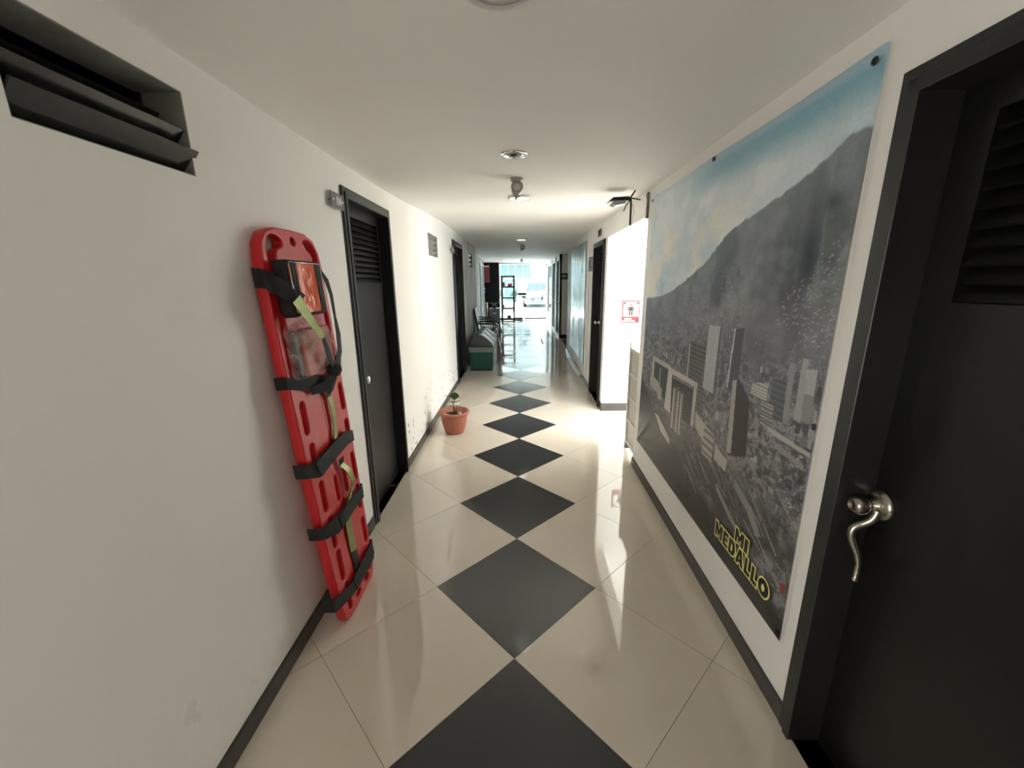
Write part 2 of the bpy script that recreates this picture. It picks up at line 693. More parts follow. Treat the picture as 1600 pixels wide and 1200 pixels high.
# right wall in flipped frame: local y = -world y
DN = (0.30, 1.16, 0.0, 2.015)             # nearest door, world y -0.30 .. -1.16
OPN = (-3.48, -1.93, -0.02, 2.058)        # side opening
DR = (-4.37, -3.66, 0.0, 2.01)            # door beyond the opening
wr = wall_with_holes(-7.95, 5.0, -0.02, 2.6, 0.13, [DN, OPN, DR])
struct(obj('wall_right', plain_mesh(wr, 'wall_right'), 'wall_paint', None, MR),
       'long white painted wall on the right broken by the side opening', 'wall')

# side yard behind the opening
m = MB()
m.box(1.16, 4.1, 3.48, 3.60, -0.02, 3.4)
struct(m.build('wall_side_yard', 'wall_paint'), 'bright white wall in the side opening bearing the restroom sign', 'wall')
m = MB()
m.box(4.0, 4.1, -0.2, 3.48, -0.02, 3.4)
m.box(1.13, 4.0, -0.3, -0.2, -0.02, 3.4)
m.box(1.10, 1.13, -0.2, 1.90, 2.3, 3.4)
m.box(1.10, 1.16, 1.90, 3.6, 2.3, 3.4)
struct(m.build('wall_yard_surround', 'wall_paint'), 'white outer walls of the side yard beyond the opening', 'wall')
m = MB()
m.box(1.0, 4.1, -0.3, 3.6, 3.4, 3.5)
struct(m.build('ceiling_yard', 'ceiling_paint'), 'pale roof over the side yard', 'ceiling')
m = MB()
m.box(1.03, 1.16, 3.474, 3.480, 0.0, 2.05)
# jamb return of the far side of the opening, flush with the yard wall
struct(m.build('trim_1', 'wall_paint'), 'white plastered edge of the far jamb', 'trim')

# far rooms
m = MB()
m.box(-1.42, -1.30, JOG + 0.0, 13.0, -0.02, 2.7)
m.box(-1.42, -1.15, JOG - 0.02, JOG, -0.02, 2.7)
m.box(-3.2, -1.42, 12.9, 13.0, -0.02, 2.7)
m.box(-3.3, -3.2, 12.9, 16.2, -0.02, 2.7)
struct(m.build('wall_far_left', 'wall_paint_left'), 'grey streaked wall set back beyond the waiting chairs', 'wall')
m = MB()
m.box(1.085, 2.6, 10.2, 10.3, -0.02, 2.7)
m.box(2.5, 2.6, 7.9, 10.2, -0.02, 2.7)
m.box(1.1, 2.5, 7.85, 7.95, -0.02, 2.7)
struct(m.build('wall_far_right', 'wall_paint'), 'grey shaded wall across the recess on the right', 'wall')
m = MB()
m.box(-5.0, 5.0, -5.1, -5.0, -0.02, 2.7)
struct(m.build('wall_back', 'wall_paint'), 'white wall closing the corridor behind the viewer', 'wall')

# boxes behind the vents, painted near black for unlit rooms
m = MB()
for (a, b, c, d) in (V1, V2, V3):
    m.box(-0.66, -0.64, a - 0.05, b + 0.05, c - 0.1, d + 0.1)
    m.box(-0.64, -0.13, a - 0.07, a - 0.05, c - 0.1, d + 0.1)
    m.box(-0.64, -0.13, b + 0.05, b + 0.07, c - 0.1, d + 0.1)
    m.box(-0.66, -0.13, a - 0.07, b + 0.07, c - 0.12, c - 0.1)
    m.box(-0.66, -0.13, a - 0.07, b + 0.07, d + 0.1, d + 0.12)
struct(m.build('wall_vent_boxes', 'dark_room', None, ML), 'dark room interiors seen through the wall vents', 'wall')

wn_ = sempty('fill_window', ML @ T(-0.07, -2.85, 0.50), 'unseen window added in the left wall behind the viewer for fill light', 'window')  # not seen from the camera, added to hold the fill lamp
for (a, b, c, d) in ((0, 0.05, 0, 1.2), (1.15, 1.2, 0, 1.2), (0.05, 1.15, 0, 0.05), (0.05, 1.15, 1.15, 1.2), (0.58, 0.62, 0.05, 1.15)):
    MB().box(-0.02, 0.02, a, b, c, d).build('fill_window_frame', 'frame_white', wn_)
MB().box(-0.004, 0.004, 0.05, 0.58, 0.05, 1.15).build('pane', 'glass_clear', wn_)
MB().box(-0.004, 0.004, 0.62, 1.15, 0.05, 1.15).build('pane', 'glass_clear', wn_)

# ceiling
NX, NY = 10, 90
vs, fs = [], []
for j in range(NY + 1):
    y = -5.05 + j * (21.35 / NY)
    for i in range(NX + 1):
        t = i / NX
        wide = y > JOG - 0.2
        x0 = lx(y) - 0.07 if y < JOG - 0.02 else -3.3
        x1 = rx(y) + 0.07 if y < 7.8 else 2.6
        x = x0 + (x1 - x0) * t
        vs.append((x, y, ceil_z(x, y)))
n0 = len(vs)
vs += [(a, b, c + 0.12) for a, b, c in vs]
for j in range(NY):
    for i in range(NX):
        a = j * (NX + 1) + i
        fs.append((a, a + NX + 1, a + NX + 2, a + 1))
        fs.append((n0 + a, n0 + a + 1, n0 + a + NX + 2, n0 + a + NX + 1))
me = bpy.data.meshes.new('ceiling')
me.from_pydata(vs, [], fs)
for p in me.polygons:
    p.use_smooth = True
struct(obj('ceiling', me, 'ceiling_paint'), 'smooth white painted corridor ceiling', 'ceiling')

# ------------------------------------------------------------------ floor of diamond tiles
m = MB()
m.box(-3.3, 4.1, -5.1, 16.1, -0.12, -0.003)
floor = struct(m.build('floor', 'grout'), 'polished cream tiled floor with a line of black diamond tiles', 'floor')
DG = 0.8485
GAP = 0.0012


def clip(poly, a, b, c):
    """keep a*x+b*y<=c"""
    out = []
    for i in range(len(poly)):
        p, q_ = poly[i], poly[(i + 1) % len(poly)]
        dp, dq = a * p[0] + b * p[1] - c, a * q_[0] + b * q_[1] - c
        if dp <= 0:
            out.append(p)
        if dp * dq < 0:
            t = dp / (dp - dq)
            out.append((p[0] + (q_[0] - p[0]) * t, p[1] + (q_[1] - p[1]) * t))
    return out


def area(poly):
    return 0.5 * abs(sum(poly[i][0] * poly[(i + 1) % len(poly)][1] - poly[(i + 1) % len(poly)][0] * poly[i][1]
                         for i in range(len(poly))))


def diamond(cx, cy, h):
    return [(cx - h, cy), (cx, cy - h), (cx + h, cy), (cx, cy + h)]


H = DG / 2 - GAP * 1.414
full = {}
for key in ('tile_cream', 'tile_black'):
    mb = MB().prism([(p[0], p[1], -0.006) for p in diamond(0, 0, H)], (0, 0, 0.006))
    full[key] = mb.mesh('tile_mesh')
    full[key].materials.append(MATS[key])
regions = [
    [(-1, -0.008, 1.03), (1, -0.008, 1.10), (0, -1, 2.6), (0, 1, 8.15)],              # corridor
    [(-1, 0, -1.13), (1, 0, 2.35), (0, -1, -1.2), (0, 1, 3.478)],                        # side yard
    [(-1, 0, 1.3), (1, 0, 2.5), (0, -1, -8.152), (0, 1, 10.2)],
    [(-1, 0, 1.3), (1, 0, 1.09), (0, -1, -10.202), (0, 1, 12.95)],
    [(-1, 0, 3.2), (1, 0, 1.09), (0, -1, -12.952), (0, 1, 16.0)],
]
# extra little strips in door recesses are covered by the corridor region plus thresholds
for i in range(-8, 9):
    for j in range(-6, 42):
        # centres: x=i*DG/2, y=j*DG/2 with i+j odd, black where i==0
        if (i + j) % 2 == 0:
            continue
        cx, cy = i * DG / 2, j * DG / 2
        key = 'tile_black' if i == 0 else 'tile_cream'
        base = diamond(cx, cy, H)
        for rg in regions:
            p = base
            for (a, b, c) in rg:
                p = clip(p, a, b, c)
                if len(p) < 3:
                    break
            if len(p) < 3 or area(p) < 0.004:
                continue
            if abs(area(p) - area(base)) < 1e-6:
                obj('tile', full[key], None, floor, T(cx, cy, 0))
            else:
                mb = MB().prism([(x - cx, y - cy, -0.006) for x, y in p], (0, 0, 0.006))
                obj('tile', mb.mesh('tile_piece'), key, floor, T(cx, cy, 0))

# ------------------------------------------------------------------ baseboards
nb = [0]


def baseboard(name, segs, M, label, h=0.078, t=0.012):
    mb = MB()
    for a, b in segs:
        mb.box(-0.001, t, a, b, 0, h)
    struct(mb.build(name, 'base_dark', None, M, bevel=0.003), label, 'baseboard')


baseboard('baseboard_left', [(-5.0, 0.985), (1.85, 4.88), (5.97, JOG)], ML, 'dark tile skirting along the left wall')
baseboard('baseboard_right', [(0.262, -1.925)[::-1], (-7.95, -4.44)], MR, 'dark tile skirting along the right wall')
m = MB()
m.box(1.03, 4.0, 3.466, 3.4805, 0, 0.10)
m.box(1.018, 1.030, 3.466, 3.60, 0, 0.10)
struct(m.build('baseboard_side_yard', 'base_dark', bevel=0.003), 'dark grey skirting below the restroom sign wall', 'baseboard')
m = MB()
m.box(-1.305, -1.288, JOG, 12.95, 0, 0.09)
m.box(1.09, 2.5, 10.185, 10.2, 0, 0.10)
struct(m.build('baseboard_far', 'base_dark'), 'dark skirting in the far recesses', 'baseboard')
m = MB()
m.box(0.0, 0.05, -6.95, -5.35, 0.0, 0.055)  # white strip put in for the glare of daylight along the skirting
struct(m.build('glare_strip', 'white_gloss', None, MR, bevel=0.004), 'low white strip standing in for reflected daylight below the silvery poster', 'trim')


# ------------------------------------------------------------------ doors
def knob(parent, y, z, x, r=0.027):
    k = MB()
    k.lathe([(0.032, 0), (0.032, 0.004), (0.028, 0.009), (0.012, 0.011), (0.012, 0.028), (0.02, 0.034), (r, 0.044),
             (r, 0.056), (0.021, 0.064), (0.008, 0.066), (0.0001, 0.065)], 20, T(x, y, z) @ Ry(PI / 2))
    return k.build('knob', 'chrome', parent)


def door(name, M, op, frame_w, rec, louver, nsl, label, knob_at=None, frame_proud=0.014):
    """op=(ya,yb,za,zb) opening in wall-local coordinates; leaf recessed by rec"""
    ya, yb, za, zb = op
    root = sempty(name, M, label, 'door')
    fw = frame_w
    p = frame_proud
    fr = MB()
    # architrave with two steps and deep jambs
    for (a, b, sgn) in ((ya - fw, ya, 1), (yb, yb + fw, -1)):
        fr.box(-0.129, p, a, b, 0.0, zb + fw)
        inner0, inner1 = (ya - fw * 0.45, ya + 0.008) if sgn == 1 else (yb - 0.008, yb + fw * 0.45)
        fr.box(-0.129, p + 0.006, inner0, inner1, 0.0, zb + 0.45 * fw)
    fr.box(-0.129, p, ya, yb, zb, zb + fw)
    fr.box(-0.129, p + 0.006, ya - fw * 0.45, yb + fw * 0.45, zb - 0.008, zb + 0.45 * fw)
    fr.build('door_frame', 'door_frame', root, bevel=0.002, bseg=1)
    la, lb, lz0, lz1 = louver
    a, b, c, d = ya + 0.0085, yb - 0.0085, 0.0005, zb - 0.0085
    lf = MB()
    t0, t1 = -rec - 0.04, -rec
    lf.box(t0, t1, a, la, c, d)
    lf.box(t0, t1, lb, b, c, d)
    lf.box(t0, t1, la, lb, c, lz0)
    lf.box(t0, t1, la, lb, lz1, d)
    lf.box(t0 + 0.001, t0 + 0.004, la, lb, lz0, lz1)
    # raised rim around louver
    w = 0.018
    for (q0, q1, q2, q3) in ((la - w, la, lz0 - w, lz1 + w), (lb, lb + w, lz0 - w, lz1 + w),
                             (la, lb, lz0 - w, lz0), (la, lb, lz1, lz1 + w)):
        lf.box(t1 - 0.002, t1 + 0.006, max(q0, a + 0.001), min(q1, b - 0.001), q2, q3)
    leaf = lf.build('door_leaf', 'door_black', root)
    sl = MB()
    hh = (lz1 - lz0) / nsl
    sl.box(-0.004, 0.004, 0.0, lb - la, -hh * 0.60, hh * 0.60, Ry(math.radians(-38)))
    slm = sl.mesh('slat', 0.0)
    slm.materials.append(MATS['door_black'])
    for k in range(nsl):
        obj('slat', slm, None, leaf, T(t1 - 0.014, la, lz0 + hh * (k + 0.5)))
    if knob_at:
        knob(leaf, knob_at[0], knob_at[1], t1)
    return root


door('door_1', ML, D1, 0.052, 0.06, (1.165, 1.725, 1.585, 1.985), 11,
     'black louvred door with number 104 plate beside the red rescue board', (1.155, 0.97))
door('door_2', ML, D2, 0.06, 0.06, (5.08, 5.80, 1.60, 2.04), 11,
     'black louvred door on the left wall just before the green bin', (5.06, 0.97))
door('door_3', MR, DR, 0.05, 0.075, (-4.30, -3.74, 1.50, 1.93), 11,
     'black louvred door on the right between silvery poster and opening', (-4.27, 1.02))
near = door('door_4', MR, DN, 0.052, 0.088, (0.40, 1.06, 1.525, 1.935), 10,
            'near black louvred door at right edge with brass-toned lever handle')
leaf = [c for c in near.children if c.name.startswith('door_leaf')][0]
# lever handle, in right-wall local coordinates; leaf face at x=-0.088
hy, hz, hx = 0.335, 0.945, -0.088
mb = MB()
mb.lathe([(0.047, 0), (0.047, 0.004), (0.043, 0.011), (0.032, 0.016), (0.018, 0.019), (0.015, 0.030)], 28,
         T(hx, hy, hz) @ Ry(PI / 2))
handle = mb.build('door_handle', 'steel', leaf)
mb = MB()
mb.lathe([(0.013, 0.012), (0.013, 0.03), (0.020, 0.040), (0.0275, 0.052), (0.0285, 0.062), (0.026, 0.074), (0.018, 0.082),
          (0.012, 0.083), (0.010, 0.078), (0.0001, 0.077)], 26, T(hx, hy, hz) @ Ry(PI / 2))
kk = mb.build('thumb_turn', 'steel', leaf)
path = []
ctrl = [(0.012, 0.345, 0.935), (0.022, 0.345, 0.905), (0.040, 0.338, 0.885), (0.058, 0.333, 0.870), (0.064, 0.334, 0.850),
        (0.060, 0.340, 0.825), (0.050, 0.350, 0.795), (0.045, 0.356, 0.765), (0.047, 0.360, 0.735), (0.052, 0.364, 0.712)]
for i in range(len(ctrl) - 1):
    p0 = Vector(ctrl[max(i - 1, 0)]); p1 = Vector(ctrl[i]); p2 = Vector(ctrl[i + 1]); p3 = Vector(ctrl[min(i + 2, len(ctrl) - 1)])
    for k in range(4):
        t = k / 4
        path.append(0.5 * ((2 * p1) + (p2 - p0) * t + (2 * p0 - 5 * p1 + 4 * p2 - p3) * t * t + (3 * p1 - p0 - 3 * p2 + p3) * t ** 3))
path.append(Vector(ctrl[-1]))
path = [Vector((p.x + hx, p.y, p.z)) for p in path]
rad = [0.016 - 0.007 * min(1, i / (len(path) * 0.75)) for i in range(len(path))]
rad[-1] = 0.012
rad[-2] = 0.009
rad[-3] = 0.008
mb = MB().tube(path, rad, 10)
mb.build('lever', 'steel', leaf)


# ------------------------------------------------------------------ vents
def vent(name, M, op, label, slats, material):
    ya, yb, za, zb = op
    root = thing(name, label, 'vent', M @ T(0, ya, za), 'wall vents')
    w, h = yb - ya, zb - za
    MB().box(-0.128, -0.118, 0.001, 0.012, 0.001, h - 0.001).build('side_rail', 'door_frame', root)
    MB().box(-0.128, -0.118, w - 0.012, w - 0.001, 0.001, h - 0.001).build('side_rail', 'door_frame', root)
    for (a, b, c, d) in ((0.0005, 0.003, 0, h), (w - 0.003, w - 0.0005, 0, h), (0.003, w - 0.003, h - 0.003, h - 0.0005), (0.003, w - 0.003, 0.0005, 0.003)):
        MB().box(-0.128, -0.002, a, b, c, d).build('reveal', 'shaded_reveal', root)
    for (xa, za_, xb_, zb_, over) in slats:
        dz = Vector((zb_ - za_, 0, xa - xb_)).normalized() * 0.006
        MB().prism([(xa, 0.004, za_), (xb_, 0.004, zb_), (xb_, w - 0.004 + over, zb_), (xa, w - 0.004 + over, za_)], dz).build('slat', material, root)
    return root


mat('shaded_reveal', (0.26, 0.255, 0.23), 0.8, var=0.3, vscale=15)  # grey lining puts the shade inside the vent openings into the colour
mat('louvre_glass', (0.009, 0.0095, 0.008), 0.25)
mat('vent_slat', (0.36, 0.355, 0.34), 0.4)
vent('wall_vent', ML, V1, 'large dark louvred vent opening near the ceiling at upper left',
     [(-0.050, 0.160, -0.095, 0.105, -0.03), (-0.006, 0.125, -0.060, 0.052, -0.004), (0.014, 0.070, -0.040, 0.004, 0.014)], 'louvre_glass')
vent('wall_vent', ML, V2, 'small louvred vent high on the white wall between the two left doors',
     [(-0.012, z_ + 0.05, -0.07, z_, 0.0) for z_ in (0.008, 0.065, 0.122, 0.179)], 'vent_slat')
vent('wall_vent', ML, V3, 'small vent on the streaked grey wall beyond the second left door',
     [(-0.012, z_ + 0.06, -0.07, z_, 0.0) for z_ in (0.010, 0.095, 0.18)], 'vent_slat')


# ------------------------------------------------------------------ number plates on stand-offs
def plate(name, M, w, h, stand, label, text=None, text_box=None, cat='sign', studs=True):
    """plate local: y along wall from 0..w, z 0..h, x stand-off"""
    root = thing(name, label, cat, M)
    MB().box(stand, stand + 0.003, 0, w, 0, h).build('plate', 'grey_plate', root)
    if studs:
        for (yy, zz) in ((0.02, h * 0.5), (w - 0.02, h * 0.5)):
            st = MB()
            st.lathe([(0.005, 0), (0.005, stand + 0.004), (0.008, stand + 0.004), (0.008, stand + 0.010), (0.0001, stand + 0.011)],
                     12, T(0, yy, zz) @ Ry(PI / 2))
            st.build('stand_off', 'chrome', root)
    return root


def text_on_left(root, body, x, y0, z0, w, h, material, name='lettering', offset=0.0):
    me = fit_text(text_mesh(body, 0.1, offset), w, h)
    return obj(name, me, material, root, face_matrix((x, y0, z0), (0, 1, 0), (0, 0, 1)))


r = plate('number_plate', onL(0.815, 0, 1.972), 0.155, 0.078, 0.022, 'grey number plate reading 104 on stand-offs beside the left door')
text_on_left(r, '104', 0.0256, 0.066, 0.016, 0.062, 0.046, 'print_white', offset=0.0015)
r = plate('number_plate', onL(4.66, 0, 1.99), 0.22, 0.10, 0.03, 'small grey number plate beside the second left door')
MB().box(0.0335, 0.035, 0.05, 0.12, 0.03, 0.07).build('white_mark', 'print_white', r)
r = plate('number_plate', onR(4.13, 0, 2.12), 0.24, 0.085, 0.006, 'small number plate above the right-hand louvred door', studs=False)
MB().box(0.0095, 0.011, 0.03, 0.11, 0.012, 0.073).build('dark_mark', 'print_black', r)
MB().box(0.0095, 0.011, 0.15, 0.18, 0.012, 0.073).build('dark_mark', 'print_black', r)
r = plate('notice_plate', onR(4.86, 0, 1.71), 0.36, 0.20, 0.006, 'grey notice plate with black symbol beside the silvery poster', studs=False)
mk = MB()
mk.prism([(0.0095, 0.06, 0.13), (0.0095, 0.16, 0.16), (0.0095, 0.20, 0.13), (0.0095, 0.14, 0.09), (0.0095, 0.24, 0.06), (0.0095, 0.24, 0.03),
          (0.0095, 0.08, 0.07), (0.0095, 0.13, 0.115)], (0.0015, 0, 0))
mk.box(0.0095, 0.011, 0.03, 0.33, 0.175, 0.19)
mk.build('symbol', 'print_black', r)

# restroom sign on the yard wall (faces the viewer)
sx0, sx1, sz0, sz1 = 1.218, 1.424, 1.092, 1.352
r = thing('restroom_sign', 'red and white restroom sign with standing man figure on bright wall', 'sign', T(sx0, 3.4795, sz0))
w, h = sx1 - sx0, sz1 - sz0
MB().box(0, w, -0.004, 0, 0, h).build('board', 'print_red', r)
MB().box(0.015, w - 0.015, -0.0055, -0.004, 0.074, h - 0.015).build('white_field', 'print_white', r)
fg = MB()
cx = w / 2
Y0 = -0.0068
fg.lathe([(0.011, 0), (0.011, 0.0014)], 14, T(cx, -0.0055, 0.208) @ Rx(PI / 2), smooth=False)


def fp(pts):
    fg.prism([(cx + a * 1.2, -0.0055, b) for a, b in pts], (0, -0.0014, 0))


fp([(-0.022, 0.190), (0.022, 0.190), (0.022, 0.140), (-0.022, 0.140)])
fp([(-0.033, 0.186), (-0.024, 0.190), (-0.024, 0.142), (-0.033, 0.142)])
fp([(0.024, 0.190), (0.033, 0.186), (0.033, 0.142), (0.024, 0.142)])
fp([(-0.021, 0.139), (-0.002, 0.139), (-0.004, 0.084), (-0.018, 0.084)])
fp([(0.002, 0.139), (0.021, 0.139), (0.018, 0.084), (0.004, 0.084)])
fg.build('man_figure', 'print_maroon', r)
for xx in (0.028, w - 0.028):
    MB().lathe([(0.013, 0), (0.013, 0.0014)], 16, T(xx, -0.0055, h - 0.030) @ Rx(PI / 2), smooth=False).build('corner_dot', 'print_maroon', r)
me = fit_text(text_mesh('BAÑO DE', 0.03, 0.001), 0.085, 0.021)
obj('lettering', me, 'print_white', r, face_matrix((0.030, -0.0048, 0.039), (1, 0, 0), (0, 0, 1)))
me = fit_text(text_mesh('CABALLEROS', 0.03, 0.001), 0.145, 0.018)
obj('lettering', me, 'print_white', r, face_matrix((0.010, -0.0048, 0.012), (1, 0, 0), (0, 0, 1)))
dt = MB()
dt.lathe([(0.014, 0), (0.014, 0.0014)], 14, T(w - 0.028, -0.004, 0.033) @ Rx(PI / 2), smooth=False)
dt.build('round_mark', 'print_maroon', r)

# ------------------------------------------------------------------ city banner
rng = np.random.default_rng(3)
BW, BH = 1.963, 1.88
NU, NV = 520, 470
U, V = np.meshgrid(np.linspace(0, 1, NU), np.linspace(0, 1, NV))


def vnoise(sx, sy, octs=4, seed=0):
    g = np.random.default_rng(seed)
    out = np.zeros_like(U)
    amp, tot = 1.0, 0
    for o_ in range(octs):
        nx, ny = int(sx * 2 ** o_) + 2, int(sy * 2 ** o_) + 2
        grid = g.random((ny + 1, nx + 1))
        fx, fy = U * (nx - 1), V * (ny - 1)
        ix, iy = fx.astype(int), fy.astype(int)
        tx, ty = fx - ix, fy - iy
        tx, ty = tx * tx * (3 - 2 * tx), ty * ty * (3 - 2 * ty)
        a = grid[iy, ix] * (1 - tx) + grid[iy, ix + 1] * tx
        b = grid[iy + 1, ix] * (1 - tx) + grid[iy + 1, ix + 1] * tx
        out += amp * (a * (1 - ty) + b * ty)
        tot += amp
        amp *= 0.55
    return out / tot


def sst(a, b, x):
    t = np.clip((x - a) / (b - a), 0, 1)
    return t * t * (3 - 2 * t)


def lerp(a, b, t):
    return a * (1 - t[..., None]) + np.array(b) * t[..., None]


img = np.zeros((NV, NU, 3))
img[:] = (0.50, 0.55, 0.56)
# sky: clouds below, blue band along the top
cl = vnoise(4, 5, 5, 11)
cl2 = vnoise(7, 9, 5, 5)
img = lerp(img, (0.36, 0.45, 0.49), sst(0.45, 0.62, vnoise(3, 4, 4, 8)))
img = lerp(img, (0.64, 0.61, 0.53), sst(0.46, 0.62, cl) * sst(0.95, 0.80, V) * (1 - 0.75 * sst(0.45, 0.8, U)))
img = lerp(img, (0.62, 0.63, 0.62), 0.55 * sst(0.5, 0.68, cl2))
img = lerp(img, (0.20, 0.36, 0.42), sst(0.895, 0.965, V + 0.05 * (cl - 0.5)) * sst(0.2, 0.6, U) * 0.9)
img = lerp(img, (0.42, 0.47, 0.52), sst(0.975, 0.99, V) * 0.5)
# mountain
rid_u = np.array([0, .044, .16, .265, .399, .519, .6, .72, .799, .888, .936, .971, 1.0])
rid_v = np.array([.622, .624, .632, .653, .696, .743, .796, .828, .846, .868, .891, .9, .904])
ridge = np.interp(U, rid_u, rid_v) + 0.012 * (vnoise(60, 1, 3, 2) - 0.5)
mt = vnoise(9, 8, 6, 21)
mcol = np.zeros_like(img)
mcol[:] = (0.155, 0.165, 0.175)
mcol = lerp(mcol, (0.075, 0.085, 0.10), sst(0.45, 0.62, mt))
mcol = lerp(mcol, (0.24, 0.25, 0.24), 0.6 * sst(0.52, 0.66, vnoise(6, 5, 5, 33)))
mcol = mcol * (0.62 + 0.76 * vnoise(34, 40, 4, 52))[..., None] * (0.7 + 0.6 * vnoise(5, 3, 3, 53))[..., None]
haze = sst(0.16, 0.0, ridge - V)
mcol = lerp(mcol, (0.25, 0.28, 0.29), 0.45 * haze)
mcol = lerp(mcol, (0.20, 0.19, 0.21), 0.5 * sst(0.72, 0.55, V))
mask = sst(0.0, 0.006, ridge - V)
img = img * (1 - mask[..., None]) + mcol * mask[..., None]
# scattered houses on slopes
spk = rng.random((NV, NU))
spk = np.maximum(spk, np.roll(spk, 1, 1))
dens = sst(0.50, 0.62, vnoise(8, 10, 3, 41)) * sst(0.80, 0.68, V) * sst(0.0, 0.02, ridge - V)
img = lerp(img, (0.50, 0.47, 0.45), ((spk > 0.955) & (rng.random((NV, NU)) < dens)).astype(float) * 0.42)
dens2 = sst(0.42, 0.58, vnoise(12, 14, 3, 17)) * sst(0.58, 0.50, V) * sst(0.12, 0.25, V)
img = lerp(img, (0.43, 0.42, 0.41), ((spk > 0.94) & (rng.random((NV, NU)) < dens2)).astype(float) * 0.7)
img = lerp(img, (0.045, 0.043, 0.045), sst(0.48, 0.56, vnoise(70, 80, 2, 61)) * sst(0.60, 0.46, V + 0.06 * (mt - 0.5)) * 0.6)
img = lerp(img, (0.26, 0.25, 0.245), sst(0.60, 0.68, vnoise(90, 110, 2, 62)) * sst(0.58, 0.44, V + 0.06 * (mt - 0.5)) * 0.6)


def quad(pts, col, noise_amt=0.08, a=1.0):
    """fill convex/any polygon (u,v) with colour"""
    global img
    inside = np.zeros_like(U, dtype=bool)
    n = len(pts)
    j = n - 1
    for i in range(n):
        xi, yi = pts[i]
        xj, yj = pts[j]
        with np.errstate(divide='ignore', invalid='ignore'):
            c = ((yi > V) != (yj > V)) & (U < (xj - xi) * (V - yi) / ((yj - yi) if yj != yi else 1e-9) + xi)
        inside ^= c
        j = i
    c = np.array(col) * (1 + noise_amt * (rng.random((NV, NU, 1)) - 0.5) * 2)
    img = np.where(inside[..., None], img * (1 - a) + c * a, img)
    return inside


def stripes(inside, col, per, axis='v', duty=0.5, a=0.8):
    global img
    ph = ((V if axis == 'v' else U) / per) % 1.0
    mk_ = inside & (ph < duty)
    img = np.where(mk_[..., None], img * (1 - a) + np.array(col) * a, img)


# random low blocks filling the town
for k in range(420):
    vv = rng.uniform(0.16, 0.50)
    uu = rng.uniform(0.0, 1.0)
    if vv < 0.30 - 0.05 and uu < 0.62:
        continue
    sc_ = 0.008 + 0.02 * (0.5 - vv)
    ww, hh = sc_ * rng.uniform(0.6, 1.6), sc_ * rng.uniform(0.5, 2.2)
    g = rng.uniform(0.05, 0.36)
    quad([(uu, vv), (uu + ww, vv + 0.002), (uu + ww, vv + hh), (uu, vv + hh)], (g, g * 0.97, g * 0.95), 0.15, 0.85)
# dark trees lower left and foreground
img = lerp(img, (0.030, 0.028, 0.024), 0.92 * sst(0.02, -0.03, V - np.interp(U, [0, .12, .3, .45, .6, .75, .85, 1], [.28, .24, .2, .14, .11, .10, .09, .06])
                                                   + 0.05 * (vnoise(10, 10, 4, 9) - 0.5)))
img = lerp(img, (0.055, 0.052, 0.050), 0.85 * sst(0.34, 0.16, V) * sst(0.30, 0.55, vnoise(7, 9, 4, 29)))
# streets and roof slivers in the foreground
for k in range(70):
    uu, vv = rng.uniform(0.45, 1.0), rng.uniform(0.10, 0.30)
    ln = rng.uniform(0.02, 0.09)
    th = rng.uniform(0.002, 0.006)
    dv = -ln * rng.uniform(0.2, 0.9)
    g = rng.uniform(0.10, 0.30)
    quad([(uu, vv), (uu + ln, vv + dv), (uu + ln, vv + dv + th), (uu, vv + th)], (g, g * 0.97, g * 0.93), 0.2, 0.8)
# named buildings
i_ = quad([(.444, .40), (.444, .50), (.468, .512), (.572, .512), (.58, .32), (.47, .32)], (0.135, 0.130, 0.125))
stripes(i_, (0.05, 0.05, 0.052), 0.0125, 'v', 0.5)
stripes(i_, (0.26, 0.25, 0.24), 0.0125, 'u', 0.12, 0.5)
quad([(.452, .37), (.452, .50), (.462, .505), (.462, .37)], (0.40, 0.39, 0.37))
quad([(.567, .395), (.567, .570), (.629, .572), (.635, .395)], (0.36, 0.365, 0.36))
quad([(.629, .38), (.629, .572), (.637, .565), (.642, .39)], (0.10, 0.10, 0.11))
i_ = quad([(.697, .43), (.697, .573), (.738, .582), (.742, .43)], (0.075, 0.08, 0.095))
quad([(.692, .43), (.697, .575), (.703, .577), (.699, .43)], (0.42, 0.42, 0.41))
i_ = quad([(.127, .29), (.130, .401), (.317, .402), (.312, .27)], (0.06, 0.06, 0.062))
quad([(.124, .30), (.128, .405), (.150, .405), (.150, .30)], (0.40, 0.39, 0.36))
quad([(.128, .388), (.128, .405), (.320, .405), (.318, .388)], (0.38, 0.37, 0.34))
quad([(.215, .30), (.215, .375), (.225, .375), (.225, .30)], (0.33, 0.32, 0.30))
quad([(.115, .285), (.12, .33), (.2, .32), (.25, .30), (.25, .262), (.215, .255), (.20, .275)], (0.34, 0.32, 0.29))
i_ = quad([(.296, .255), (.305, .392), (.532, .397), (.528, .262)], (0.050, 0.048, 0.048))
quad([(.285, .245), (.300, .396), (.335, .394), (.345, .245)], (0.46, 0.44, 0.40))
quad([(.300, .378), (.300, .398), (.535, .400), (.535, .384)], (0.44, 0.42, 0.39))
i_ = quad([(.340, .368), (.340, .378), (.515, .384), (.515, .374)], (0.30, 0.29, 0.27))
stripes(i_, (0.04, 0.04, 0.04), 0.018, 'u', 0.5)
quad([(.512, .265), (.512, .395), (.533, .398), (.530, .262)], (0.40, 0.39, 0.36))
i_ = quad([(.36, .20), (.352, .341), (.40, .350), (.45, .338), (.44, .198)], (0.20, 0.19, 0.175))
stripes(i_, (0.055, 0.053, 0.05), 0.011, 'v', 0.55)
for a_ in (.362, .398, .425):
    quad([(a_, .20), (a_, .335), (a_ + .012, .335), (a_ + .012, .20)], (0.38, 0.365, 0.33))
i_ = quad([(.735, .27), (.73, .445), (.76, .455), (.797, .425), (.81, .30)], (0.045, 0.038, 0.036))
